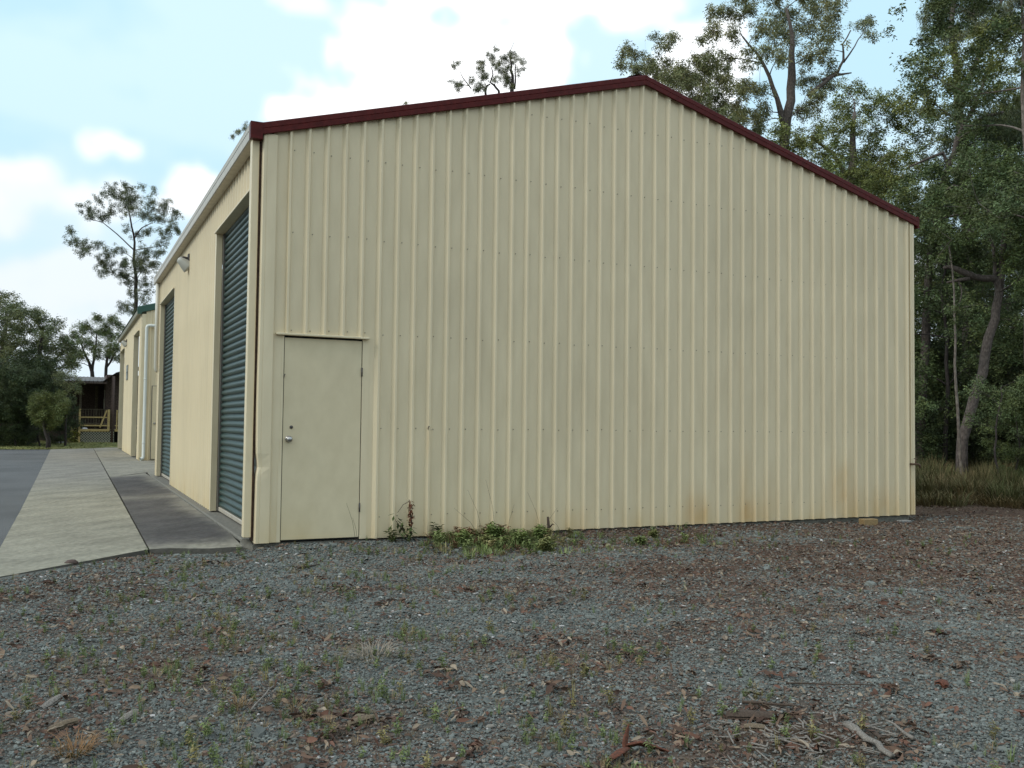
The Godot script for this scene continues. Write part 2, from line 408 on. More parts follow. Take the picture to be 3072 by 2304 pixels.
func big_shed() -> void:
	var s := thing("steel_shed", "large cream ribbed steel shed with dark red barge, nearest building on the gravel", "shed", Vector3.ZERO)
	var st := mb()
	bev(st, Vector3(-0.02, -0.30, -LEN), Vector3(WID - 0.03, -0.012, -0.045), 0.01)
	put("floor_slab", st, M.slab, s)
	st = mb()
	bev(st, Vector3(-0.10, -0.011, -LEN), Vector3(0.6, 0.030, -0.14), 0.010)
	put("door_sill", st, M.slab, s)
	st = mb()
	quad(st, Vector3(-0.115, -0.10, 0.03), Vector3(-0.115, 0.026, -0.14), Vector3(-0.008, 0.026, -0.14), Vector3(-0.008, -0.10, 0.03))
	quad(st, Vector3(-0.115, -0.10, -0.14), Vector3(-0.115, 0.026, -0.14), Vector3(-0.115, -0.10, 0.03), Vector3(-0.115, -0.10, 0.03))
	put("sill_ramp", st, M.slab, s)
	# gable sheets, four ribs each
	var first := 0.267
	var front := func(x, y, o): return Vector3(x, y, o)
	var top := func(x): return under_barge(x) + 0.05
	for k in 12:
		var a := 0.10 if k == 0 else first + k * 0.76 - 0.055
		var b := minf(8.90, first + (k + 1) * 0.76 - 0.055)
		if b - a < 0.05: continue
		var prof := rib_profile(a, b, first, 0.038)
		var low := func(x): return 2.048 if x > 0.24 and x < 1.062 else 0.0
		if k == 0:
			prof.insert(1, Vector2(0.2455, 0))
			prof.sort_custom(func(p, q): return p.x < q.x)
		put("wall_sheet", sheet(prof, low, top, front, rust), M.cream, s)
	st = mb()
	box(st, Vector3(1.0505, 0.0, -0.02), Vector3(1.12, 2.047, 0.002))
	put("door_post_cover", st, M.cream, s)
	st = mb()
	box(st, Vector3(0.208, 0.0, -0.02), Vector3(0.2445, 0.79, 0.003))
	put("door_post_cover", st, M.cream, s)
	st = mb()
	box(st, Vector3(0.225, 0.793, -0.02), Vector3(0.2445, 2.047, 0.003))
	put("door_post_cover", st, M.cream, s)
	# screws along the girts
	st = mb()
	for y in [0.22, 1.13, 2.11, 3.09, 3.92, 4.70]:
		for i in 46:
			var x: float = first + i * RIB + 0.044
			if x > 8.85 or y > under_barge(x) - 0.1 or (y < 2.0 and x < 1.1): continue
			var jx := x + rng.randf_range(-0.006, 0.006)
			var jy: float = y + rng.randf_range(-0.008, 0.008)
			var r := 0.0062
			tube(st, [Vector3(jx, jy, 0.0), Vector3(jx, jy, 0.007)], [r, r * 0.9], 6)
	put("screws", st, M.screw, s).set_meta("kind", "stuff")
	# corner flashings
	st = mb()
	var fl := [Vector2(-0.005, -0.115), Vector2(-0.006, 0.024), Vector2(0.002, 0.034), Vector2(0.030, 0.034), Vector2(0.033, 0.031), Vector2(0.036, 0.034), Vector2(0.128, 0.034), Vector2(0.135, 0.028), Vector2(0.1355, 0.002)]
	var dent := func(p: Vector2, y: float):
		var g := exp(-((y - 0.76) / 0.075) ** 2)
		var left := clampf(1.0 - p.x / 0.09, 0, 1)
		return Vector3(p.x + 0.016 * g * left + 0.004 * sin(y * 3.1) * left * exp(-(y - 0.9) ** 2), y, p.y - 0.018 * g * left * (1.0 if p.y > 0.0 else 0.0))
	for r in 60:
		var y0 := 4.045 * r / 60.0
		var y1 := 4.045 * (r + 1) / 60.0
		for k in fl.size() - 1:
			var q := [dent.call(fl[k], y0), dent.call(fl[k], y1), dent.call(fl[k + 1], y1), dent.call(fl[k + 1], y0)]
			for w in [0, 1, 2, 0, 2, 3]:
				st.set_color(grime(q[w].x, q[w].y, 4.0))
				st.add_vertex(q[w])
	put("corner_flashing", st, M.cream, s)
	put("corner_flashing", sheet([Vector2(8.858, 0.0), Vector2(8.862, 0.031), Vector2(8.885, 0.034), Vector2(8.893, 0.027), Vector2(8.90, 0.034), Vector2(8.934, 0.034), Vector2(8.941, 0.026), Vector2(8.942, -0.12)], func(_x): return 0.004, func(x): return under_barge(x) + 0.03, front, rust), M.cream, s)
	# personnel door
	var d := Node3D.new()
	d.name = "door"
	s.add_child(d)
	var leaf := [Vector2(0.2525, 0.0), Vector2(0.45, 0.0012), Vector2(0.65, 0.0), Vector2(0.85, 0.001), Vector2(1.0425, 0.0)]
	put("door_leaf", sheet(leaf, func(_x): return 0.02, func(_x): return 2.03, func(x, y, o): return Vector3(x, y, -0.004 + o), func(x, y):
		var c := grime(x, y, 9.0)
		var g := exp(-((x - 1.0) / 0.014) ** 2 - ((y - 1.49) / 0.13) ** 2)
		return c * Color(1, 1, 1).lerp(Color(0.92, 0.66, 0.32), 0.55 * g)), M.door, d)
	st = mb()
	box(st, Vector3(0.23, 0.0, -0.09), Vector3(1.07, 2.06, -0.045))
	put("door_frame", st, M.dark, d)
	st = mb(true)
	lathe(st, [Vector2(0.034, 0.0), Vector2(0.033, 0.006), Vector2(0.014, 0.010), Vector2(0.013, 0.030), Vector2(0.027, 0.038), Vector2(0.031, 0.052), Vector2(0.024, 0.066), Vector2(0.0, 0.069)], 16, Transform3D(Basis(Vector3(1, 0, 0), PI / 2), Vector3(0.309, 1.018, -0.003)))
	put("knob", st, M.steel, d)
	st = mb(true)
	lathe(st, [Vector2(0.017, 0.0), Vector2(0.016, 0.008), Vector2(0.0, 0.010)], 12, Transform3D(Basis(Vector3(1, 0, 0), PI / 2), Vector3(0.334, 1.137, -0.003)))
	put("lock", st, M.lamp_body, d)
	for y in [0.32, 1.71]:
		st = mb(true)
		tube(st, [Vector3(1.046, y - 0.045, 0.006), Vector3(1.046, y + 0.045, 0.006)], [0.008, 0.008], 8)
		put("hinge", st, M.lamp_body, d)
	st = mb(true)
	tube(st, [Vector3(0.248, 1.62, 0.0), Vector3(0.252, 1.655, 0.014), Vector3(0.262, 1.665, 0.012)], [0.004, 0.005, 0.003], 5)
	put("catch", st, M.lamp_body, d)
	st = mb()
	var tilt := Transform3D(Basis(Vector3(0, 0, 1), -0.004), Vector3(0.635, 2.058, 0))
	bev(st, Vector3(-0.475, -0.009, -0.002), Vector3(0.475, 0.013, 0.052), 0.004, tilt)
	put("door_drip_flashing", st, M.trim, s)
	st = mb(true)
	tube(st, [Vector3(1.772, 1.125, 0.028), Vector3(1.764, 1.14, 0.046), Vector3(1.775, 1.158, 0.042), Vector3(1.79, 1.15, 0.03)], [0.005, 0.005, 0.005, 0.005], 5)
	tube(st, [Vector3(1.775, 1.122, 0.03), Vector3(1.815, 1.12, 0.012)], [0.004, 0.003], 5)
	tube(st, [Vector3(1.783, 1.12, 0.03), Vector3(1.782, 1.03, 0.03)], [0.002, 0.002], 4)
	put("wall_hook", st, M.lamp_body, s)
	# barge
	for side in [-1, 1]:
		var end: float = -0.112 if side < 0 else 8.992
		var bp := [Vector2(-0.12, 0.118), Vector2(0.048, 0.124), Vector2(0.058, 0.116), Vector2(0.060, 0.066), Vector2(0.056, 0.062), Vector2(0.060, 0.057), Vector2(0.060, 0.006), Vector2(0.053, 0.0), Vector2(0.036, 0.004)]
		st = mb()
		var f_end := func(p): return Vector3(end, under_barge(end) + p.y, p.x)
		var f_top := func(p): return Vector3(APX, under_barge(APX) + p.y, p.x + (0.0 if side < 0 else 0.0025))
		sweep(st, bp, f_end, f_top)
		put("barge_capping", st, M.red, s)
	st = mb()
	box(st, Vector3(-0.138, 3.975, -0.02), Vector3(-0.020, 4.142, 0.064))
	put("gutter_end_cap", st, M.red, s)
	st = mb()
	box(st, Vector3(8.985, 3.99, -0.02), Vector3(9.02, 4.15, 0.057))
	put("gutter_end_cap", st, M.red, s)
	# roof
	for side in [-1, 1]:
		var ea: float = -0.06 if side < 0 else 9.0
		for k in 14:
			var za := -0.02 - k * 0.775
			var prof := rib_profile(0.0, 0.775, 0.09, 0.03)
			st = mb()
			for i in prof.size() - 1:
				var yy := func(x, o): return under_barge(x) + 0.085 + o
				quad(st, Vector3(ea, yy.call(ea, prof[i].y), za - prof[i].x), Vector3(APX, yy.call(APX, prof[i].y), za - prof[i].x), Vector3(APX, yy.call(APX, prof[i + 1].y), za - prof[i + 1].x), Vector3(ea, yy.call(ea, prof[i + 1].y), za - prof[i + 1].x))
			put("roof_sheet", st, M.red, s)
	st = mb()
	sweep(st, [Vector2(-0.16, -0.02), Vector2(0.0, 0.03), Vector2(0.16, -0.02)], func(p): return Vector3(APX + p.x, 5.41 + p.y, -0.06), func(p): return Vector3(APX + p.x, 5.41 + p.y, -LEN))
	put("ridge_capping", st, M.red, s)
	# left eave gutter
	st = mb()
	var gp := [Vector2(-0.02, 4.12), Vector2(-0.02, 3.992), Vector2(-0.116, 3.990), Vector2(-0.126, 3.996), Vector2(-0.129, 4.03), Vector2(-0.133, 4.11), Vector2(-0.137, 4.128), Vector2(-0.128, 4.136), Vector2(-0.118, 4.128)]
	sweep(st, gp, func(p): return Vector3(p.x, p.y, -0.021), func(p): return Vector3(p.x, p.y, -11.37))
	put("gutter", st, M.gutter, s)
	st = mb()
	for k in 155:
		var z := -0.12 - k * 0.072
		box(st, Vector3(-0.1345, 4.074, z - 0.018), Vector3(-0.129, 4.083, z + 0.018))
	put("overflow_slots", st, M.guide, s).set_meta("kind", "stuff")
	# side wall
	var at_side := func(z, y, o): return Vector3(0.014 - o, y, -z)
	var side_tint := func(z, y): return grime(z + 40.0, y, 2.0)
	for seg in [[0.16, 3.012, 3.59], [3.012, 8.19, 0.042], [8.19, 10.88, 3.53], [10.88, LEN, 0.042]]:
		var a: float = seg[0]
		while a < seg[1] - 0.01:
			var b := minf(a + 0.76, seg[1])
			var y0: float = seg[2]
			put("wall_sheet", sheet(rib_profile(a, b, 0.25, 0.036), func(_x): return y0, func(_x): return 4.03, at_side, side_tint, 0.4), M.cream, s)
			a = b
	st = mb()
	bev(st, Vector3(-0.104, 0.055, -0.135), Vector3(-0.032, 4.0, -0.03), 0.004)
	put("door_jamb", st, M.trim, s)
	st = mb()
	box(st, Vector3(-0.030, 0.02, -0.125), Vector3(-0.008, 3.98, -0.05))
	put("corner_post", st, M.rusty_post, s)
	for q in [[-3.012, -3.085], [-10.88, -10.95]]:
		st = mb()
		bev(st, Vector3(-0.024, 0.044, q[1]), Vector3(0.055, 3.60, q[0] + 0.004), 0.003)
		put("door_jamb", st, M.trim, s)
	st = mb()
	bev(st, Vector3(-0.022, 0.044, -8.194), Vector3(0.055, 3.55, -8.12), 0.003)
	put("door_jamb", st, M.trim, s)
	for q in [[-0.14, -3.015, 3.58], [-8.19, -10.89, 3.52]]:
		st = mb()
		bev(st, Vector3(-0.046, q[2], q[1] - 0.03), Vector3(0.15, q[2] + 0.022, q[0]), 0.004)
		put("door_head_flashing", st, M.trim, s)
	roller_door(s, 0.092, -0.14, -2.99, 0.05, 3.575)
	roller_door(s, 0.092, -8.21, -10.86, 0.05, 3.515)
	# the two walls out of sight
	put("wall_sheet", sheet([Vector2(0, 0), Vector2(APX, 0), Vector2(WID, 0)], func(_x): return 0.0, top, func(x, y, o): return Vector3(x, y, -LEN), rust, 2.0), M.cream, s)
	put("wall_sheet", sheet([Vector2(0.1, 0), Vector2(LEN, 0)], func(_x): return 0.0, func(_x): return 4.145, func(z, y, o): return Vector3(WID - 0.01, y, -z), grime.bind(3.0), 2.0), M.cream, s)
	# downpipe at the far end of the gutter, cut off above the path
	st = mb(true)
	tube(st, [Vector3(-0.072, 4.0, -11.1), Vector3(-0.072, 3.0, -11.1), Vector3(-0.069, 2.24, -11.1), Vector3(-0.055, 2.195, -11.1), Vector3(-0.025, 2.175, -11.1)], [0.04, 0.04, 0.04, 0.041, 0.041], 12)
	put("downpipe", st, M.pvc_cream, s)

func garden_tap() -> void:
	var t := thing("garden_tap", "dark brass garden tap on the right corner of the near gable wall", "tap", Vector3(8.87, 0.70, 0.036))
	var st := mb(true)
	tube(st, [Vector3(-0.03, 0, -0.01), Vector3(-0.03, 0, 0.05), Vector3(0.03, 0, 0.07), Vector3(0.06, -0.012, 0.075), Vector3(0.068, -0.05, 0.078)], [0.014, 0.014, 0.015, 0.014, 0.013], 8)
	put("body", st, M.brass, t)
	st = mb(true)
	tube(st, [Vector3(0.005, 0, 0.06), Vector3(0.005, 0.07, 0.06)], [0.011, 0.008], 8)
	put("stem", st, M.brass, t)
	st = mb()
	bev(st, Vector3(-0.025, 0.07, 0.05), Vector3(0.035, 0.082, 0.07), 0.004)
	put("handle", st, M.brass, t)

# ---------------------------------------------------------------- second shed
func second_shed() -> void:
	var s := thing("steel_shed", "smaller cream steel shed with green barge behind the large shed", "shed", Vector3(0.17, 0, -19.15))
	var L := 11.4
	var st := mb()
	box(st, Vector3(-0.06, -0.3, -L), Vector3(9.0, -0.0, -0.02))
	put("floor_slab", st, M.slab, s)
	var roofy := func(x): return 4.19 + 0.277 * minf(x + 0.1, 9.1 - x)
	var k := 0
	while k < 12:
		var a := 0.11 + k * 0.76
		var b := minf(a + 0.76, 8.95)
		put("wall_sheet", sheet(rib_profile(a, b, 0.25, 0.026), func(_x): return 0.0, roofy, func(x, y, o): return Vector3(x, y, o), grime.bind(6.0), 0.6), M.cream, s)
		k += 1
	put("corner_flashing", sheet([Vector2(-0.002, -0.10), Vector2(-0.002, 0.03), Vector2(0.108, 0.03), Vector2(0.112, 0.0)], func(_x): return 0.0, func(_x): return 4.17, func(x, y, o): return Vector3(x, y, o), grime.bind(7.0), 0.6), M.cream, s)
	var at_side := func(z, y, o): return Vector3(-o, y, -z)
	for seg in [[0.16, 0.75, 0.03], [0.75, 2.74, 3.75], [2.74, 8.45, 0.03], [8.45, 10.9, 3.74], [10.9, L, 0.03]]:
		var a: float = seg[0]
		while a < seg[1] - 0.01:
			var b := minf(a + 0.76, seg[1])
			var y0: float = seg[2]
			put("wall_sheet", sheet(rib_profile(a, b, 0.2, 0.022), func(_x): return y0, func(_x): return 4.17, at_side, grime.bind(8.0), 0.6), M.cream, s)
			a = b
	for q in [[-2.74, 3.76], [-10.9, 3.75]]:
		st = mb()
		bev(st, Vector3(-0.05, 0.03, q[0] - 0.06), Vector3(0.10, q[1], q[0] + 0.004), 0.003)
		put("door_jamb", st, M.trim, s)
	for q in [[-0.75, -2.74, 3.75], [-8.45, -10.9, 3.74]]:
		st = mb()
		bev(st, Vector3(-0.06, q[2], q[1] - 0.03), Vector3(0.2, q[2] + 0.02, q[0] + 0.02), 0.003)
		put("door_head_flashing", st, M.trim, s)
		roller_door(s, 0.16, q[0] - 0.06, q[1] + 0.06, 0.02, q[2])
	# gutter and green barge
	st = mb()
	sweep(st, [Vector2(0.0, 4.17), Vector2(-0.11, 4.17), Vector2(-0.12, 4.19), Vector2(-0.125, 4.29), Vector2(-0.11, 4.30)], func(p): return Vector3(p.x, p.y, 0.0), func(p): return Vector3(p.x, p.y, -L - 0.1))
	put("gutter", st, M.old_gutter, s)
	for side in [-1, 1]:
		var end: float = -0.135 if side < 0 else 9.13
		st = mb()
		var bp := [Vector2(-0.1, 0.2), Vector2(0.05, 0.2), Vector2(0.06, 0.19), Vector2(0.06, 0.02), Vector2(0.05, 0.01)]
		sweep(st, bp, func(p): return Vector3(end, roofy.call(end) - 0.01 + p.y, p.x), func(p): return Vector3(4.5, roofy.call(4.5) - 0.01 + p.y, p.x + 0.001 * side))
		put("barge_capping", st, M.green, s)
		st = mb()
		quad(st, Vector3(end, roofy.call(end) + 0.16, -0.02), Vector3(4.5, roofy.call(4.5) + 0.16, -0.02), Vector3(4.5, roofy.call(4.5) + 0.16, -L), Vector3(end, roofy.call(end) + 0.16, -L))
		put("roof_sheet", st, M.green, s)
	st = mb()
	box(st, Vector3(-0.135, 4.165, -0.02), Vector3(-0.02, 4.35, 0.061))
	put("gutter_end_cap", st, M.green, s)
	# door in the gable, half hidden by the near shed
	var d := Node3D.new()
	d.name = "door"
	s.add_child(d)
	st = mb()
	bev(st, Vector3(0.325, 0.05, 0.003), Vector3(1.125, 2.12, 0.031), 0.004)
	put("door_leaf", st, M.door, d)
	st = mb()
	box(st, Vector3(0.305, 0.03, 0.0), Vector3(1.145, 2.135, 0.027))
	put("door_gap", st, M.guide, d)
	st = mb(true)
	lathe(st, [Vector2(0.034, 0.0), Vector2(0.014, 0.010), Vector2(0.013, 0.03), Vector2(0.031, 0.05), Vector2(0.0, 0.066)], 12, Transform3D(Basis(Vector3(1, 0, 0), PI / 2), Vector3(0.40, 1.06, 0.03)))
	put("knob", st, M.steel, d)
	# white downpipe with an elbow at its top
	st = mb(true)
	tube(st, [Vector3(0.5, 3.84, 0.12), Vector3(0.19, 3.84, 0.12), Vector3(0.14, 3.82, 0.12), Vector3(0.12, 3.77, 0.12), Vector3(0.12, 2.2, 0.12), Vector3(0.12, 0.13, 0.12), Vector3(0.10, 0.07, 0.13), Vector3(0.04, 0.05, 0.16)], [0.045, 0.045, 0.05, 0.045, 0.045, 0.045, 0.05, 0.05], 12, false)
	for y in [0.5, 2.3]:
		tube(st, [Vector3(0.12, y, 0.12), Vector3(0.12, y + 0.03, 0.12)], [0.051, 0.051], 12)
	put("downpipe", st, M.pvc, s)
	floodlight("small dark floodlight high on the side wall of the second shed", Vector3(0.145, 3.87, -26.1))
	var g := thing("wall_sign", "grey notice sign on the side wall of the second shed", "sign", Vector3(0.143, 2.77, -25.42))
	st = mb()
	bev(st, Vector3(-0.012, -0.255, -0.42), Vector3(0.0, 0.255, 0.42), 0.004)
	put("board", st, M.sign, g)
	st = mb()
	for q in [[0.11, 0.21, 0.34], [0.03, 0.08, 0.36], [-0.06, -0.035, 0.36], [-0.22, -0.10, 0.30]]:
		box(st, Vector3(-0.0145, q[0], -q[2]), Vector3(-0.0125, q[1], q[2]))
	put("print", st, M.sign_pale, g)
	st = mb()
	box(st, Vector3(-0.0155, -0.026, -0.36), Vector3(-0.0127, 0.022, 0.36))
	put("band", st, M.sign_ink, g)

# ---------------------------------------------------------------- ground
func yard(x: float, z: float) -> float:
	var wall := exp(-((z - 0.02) / 0.40) ** 2) * smoothstep(-0.3, 0.5, x) * (1.0 - smoothstep(5.5, 8.6, x))
	var left := smoothstep(-0.7, -1.3, x) * smoothstep(3.0, 1.2, z)
	return -0.072 + 0.030 * n1.get_noise_2d(x * 0.7, z * 0.7) * (1.0 - wall) * (1.0 - left) + 0.052 * wall + 0.024 * left - 0.012 * smoothstep(6.0, 9.0, x)

func path_y(x: float) -> float:
	return lerpf(-0.055, -0.028, clampf((x + 2.25) / 1.35, 0, 1)) + 0.038 * clampf((x + 0.9) / 0.8, 0, 1)

func slab_piece(called: String, c: Array, tint: Callable, label: String, front := false) -> void:
	var st := mb()
	var nu := 16
	var dist: float = Vector2(c[0].x - c[3].x, c[0].y - c[3].y).length()
	var nv := clampi(int(dist / 0.07), 8, 130)
	var at := func(u, v):
		var p: Vector2 = c[0].lerp(c[1], u).lerp(c[3].lerp(c[2], u), v)
		var y := path_y(p.x)
		if front: y -= 0.03 * (1.0 - smoothstep(0.0, 0.13, v)) * smoothstep(-0.9, -0.3, p.x)
		return Vector3(p.x, y + 0.004 * n1.get_noise_2d(p.x * 2, p.y * 2), p.y)
	for i in nu:
		for j in nv:
			var q := [at.call(float(i) / nu, float(j) / nv), at.call(float(i) / nu, float(j + 1) / nv), at.call(float(i + 1) / nu, float(j + 1) / nv), at.call(float(i + 1) / nu, float(j) / nv)]
			for w in [0, 1, 2, 0, 2, 3]:
				st.set_color(tint.call(q[w].x, q[w].z))
				st.add_vertex(q[w])
	for e in [[0.0, 0.0, 1.0, 0.0], [1.0, 0.0, 1.0, 1.0], [1.0, 1.0, 0.0, 1.0], [0.0, 1.0, 0.0, 0.0]]:
		for i in 12:
			var a: Vector3 = at.call(lerpf(e[0], e[2], i / 12.0), lerpf(e[1], e[3], i / 12.0))
			var b: Vector3 = at.call(lerpf(e[0], e[2], (i + 1) / 12.0), lerpf(e[1], e[3], (i + 1) / 12.0))
			st.set_color(Color(0.13, 0.12, 0.1))
			quad(st, a + Vector3.DOWN * 0.14, a, b, b + Vector3.DOWN * 0.14)
	struct(called, st, M.concrete, label)

func ground() -> void:
	var st := mb()
	quad(st, Vector3(-400, -0.16, 300), Vector3(-400, -0.16, -400), Vector3(400, -0.16, -400), Vector3(400, -0.16, 300))
	struct("ground", st, M.soil)
	# gravel yard with brown drifts of leaf mould
	st = mb(true)
	var step := 0.16
	var X0 := -4.2
	var Z0 := -5.0
	var col := func(x, z):
		var blue := Color(0.128, 0.134, 0.118)
		var brown := Color(0.120, 0.082, 0.058)
		var b := brown_at(x, z)
		var g := 0.85 + 0.35 * n2.get_noise_2d(x * 14.0, z * 14.0)
		return blue.lerp(brown, b) * Color(g, g, g)
	for i in 128:
		for j in 100:
			var x0 := X0 + i * step
			var z0 := Z0 + j * step
			var q := [Vector2(x0, z0 + step), Vector2(x0, z0), Vector2(x0 + step, z0), Vector2(x0 + step, z0 + step)]
			if x0 < -2.25 and z0 < 0.8: continue
			for w in [0, 1, 2, 0, 2, 3]:
				st.set_color(col.call(q[w].x, q[w].y))
				st.add_vertex(Vector3(q[w].x, yard(q[w].x, q[w].y) - 0.012, q[w].y))
	struct("gravel_yard", st, M.gravel)
	# asphalt beside the path
	st = mb()
	for i in 12:
		for j in 66:
			var x0 := -14.0 + i * 0.99
			var z0 := -31.75 + j * 0.5
			var q := [Vector2(x0, z0 + 0.5), Vector2(x0, z0), Vector2(x0 + 0.99, z0), Vector2(x0 + 0.99, z0 + 0.5)]
			for w in [0, 1, 2, 0, 2, 3]:
				var g := 0.93 + 0.3 * n1.get_noise_2d(q[w].x * 0.8, q[w].y * 0.3) + 0.22 * n2.get_noise_2d(q[w].x * 0.5, q[w].y * 0.5) - 0.12 * exp(-((q[w].x + 3.3 + 0.15 * sin(q[w].y * 0.3)) / 0.06) ** 2)
				st.set_color(Color(g, g, g))
				st.add_vertex(Vector3(q[w].x, -0.068, q[w].y))
	struct("asphalt_drive", st, M.asphalt)
	st = mb()
	quad(st, Vector3(-60, -0.062, -31.77), Vector3(-60, -0.062, -90), Vector3(12, -0.062, -90), Vector3(12, -0.062, -31.77))
	struct("lawn", st, M.lawn)
	# path: two rows of slabs
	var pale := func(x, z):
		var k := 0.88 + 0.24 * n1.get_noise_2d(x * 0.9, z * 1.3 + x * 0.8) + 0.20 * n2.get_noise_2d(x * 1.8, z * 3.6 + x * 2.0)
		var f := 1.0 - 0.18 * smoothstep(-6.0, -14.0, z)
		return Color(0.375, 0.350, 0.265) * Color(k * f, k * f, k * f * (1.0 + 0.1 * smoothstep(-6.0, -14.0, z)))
	var stained := func(x, z):
		var k := 0.9 + 0.25 * n1.get_noise_2d(x * 1.5 + 9.0, z * 1.2) + 0.12 * n2.get_noise_2d(x * 4.0, z * 6.0)
		var edge := smoothstep(0.0, 0.55, -z - 0.15 + 0.2 * n1.get_noise_2d(x * 2, z * 2))
		var wall := smoothstep(-0.02, -0.34, x + 0.12 * n1.get_noise_2d(x * 2, z * 2 + 8.0) + 0.1 * sin(z * 1.1))
		var wet := edge * lerpf(0.35, 1.0, wall) * (1.0 - 0.45 * smoothstep(-5.4, -6.3, z) * (1.0 - smoothstep(-6.3, -6.9, z)))
		wet *= 1.0 - 0.85 * smoothstep(-11.3, -12.3, z)
		return Color(0.36, 0.335, 0.265).lerp(Color(0.125, 0.115, 0.105), clampf(wet, 0, 1)) * Color(k, k, k)
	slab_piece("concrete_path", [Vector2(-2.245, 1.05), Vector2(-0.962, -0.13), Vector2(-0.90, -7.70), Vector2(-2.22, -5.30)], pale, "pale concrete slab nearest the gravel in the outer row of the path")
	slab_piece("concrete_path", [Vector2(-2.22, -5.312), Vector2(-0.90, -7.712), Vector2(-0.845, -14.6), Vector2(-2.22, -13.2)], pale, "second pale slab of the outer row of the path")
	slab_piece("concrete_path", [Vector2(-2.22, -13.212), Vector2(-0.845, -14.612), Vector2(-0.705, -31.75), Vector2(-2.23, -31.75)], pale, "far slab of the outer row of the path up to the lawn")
	slab_piece("concrete_path", [Vector2(-0.948, -0.14), Vector2(-0.113, 0.025), Vector2(-0.105, -6.40), Vector2(-0.890, -6.24)], stained, "dark stained slab before the first roller door", true)
	slab_piece("concrete_path", [Vector2(-0.890, -6.252), Vector2(-0.105, -6.412), Vector2(-0.105, -12.6), Vector2(-0.845, -11.85)], stained, "stained slab before the second roller door")
	slab_piece("concrete_path", [Vector2(-0.845, -11.862), Vector2(0.165, -13.10), Vector2(0.165, -31.75), Vector2(-0.692, -31.75)], stained, "light slab running past the second shed")
	slab_piece("concrete_path", [Vector2(-0.103, -11.32), Vector2(6.0, -11.32), Vector2(6.0, -19.12), Vector2(0.175, -19.12)], stained, "slab between the two sheds")

func brown_at(x: float, z: float) -> float:
	var b := 0.34 + 0.80 * n1.get_noise_2d(x * 0.55 + 3.0, z * 0.8) + 0.30 * n2.get_noise_2d(x * 1.3, z * 1.7)
	b += 0.55 * exp(-((z - 2.5) / 1.2) ** 2) * smoothstep(1.3, 2.8, x)
	b += 0.62 * smoothstep(3.2, 7.5, x + z * 0.15) + 0.55 * smoothstep(8.6, 10.2, x)
	b += 0.8 * exp(-((z - 0.12) / 0.35) ** 2) * smoothstep(2.2, 3.2, x) + 0.3 * exp(-((z - 0.35) / 0.2) ** 2) * smoothstep(-0.6, -1.0, x)
	b -= 0.35 * exp(-((x - 0.4) / 1.2) ** 2 - ((z - 1.0) / 1.3) ** 2)
	b += 0.25 * exp(-((x - 1.0) / 0.5) ** 2 - ((z - 6.3) / 0.45) ** 2)
	return clampf(b, 0.0, 1.0)

func inst(buf: PackedFloat32Array, at: int, b: Basis, o: Vector3, c: Color) -> void:
	buf[at] = b.x.x; buf[at + 1] = b.y.x; buf[at + 2] = b.z.x; buf[at + 3] = o.x
	buf[at + 4] = b.x.y; buf[at + 5] = b.y.y; buf[at + 6] = b.z.y; buf[at + 7] = o.y
	buf[at + 8] = b.x.z; buf[at + 9] = b.y.z; buf[at + 10] = b.z.z; buf[at + 11] = o.z
	buf[at + 12] = c.r; buf[at + 13] = c.g; buf[at + 14] = c.b; buf[at + 15] = 1.0

func any_turn() -> Basis:
	return Basis(Quaternion(rng.randfn(), rng.randfn(), rng.randfn(), rng.randfn()).normalized())

func chip_mesh(s: int) -> ArrayMesh:
	rng.seed = s
	var st := mb()
	var pts := []
	var k := 6
	for r in 2:
		for i in k:
			var a := TAU * (i + rng.randf_range(-0.25, 0.25)) / k
			var w := rng.randf_range(0.36, 0.54) * (0.8 if r == 1 else 1.0)
			pts.append(Vector3(cos(a) * w, (0.16 if r == 1 else -0.14) + rng.randf_range(-0.06, 0.06), sin(a) * w * 0.8))
	for i in k:
		var j := (i + 1) % k
		quad(st, pts[i], pts[k + i], pts[k + j], pts[j])
	for i in range(1, k - 1):
		for v in [pts[k], pts[k + i + 1], pts[k + i]]: st.add_vertex(v)
	st.generate_normals()
	return st.commit()

func yard_spot(lo: float, hi: float) -> Vector3:
	# a place on the yard in front of the shed, thinner with distance from the nearest corner of the yard
	var a := deg_to_rad(rng.randf_range(-18.0, 68.0))
	var d := rng.randf_range(lo, hi)
	return Vector3(-1.7 + sin(a) * d, 0, 9.4 - cos(a) * d)

func on_yard(p: Vector3) -> bool:
	if p.x < -0.95 and p.z < 1.2 - (p.x + 2.25) * 0.95: return false
	if p.x < -0.1 and p.z < 0.0: return false
	if p.x < 8.95 and p.z < -0.02: return false
	return true

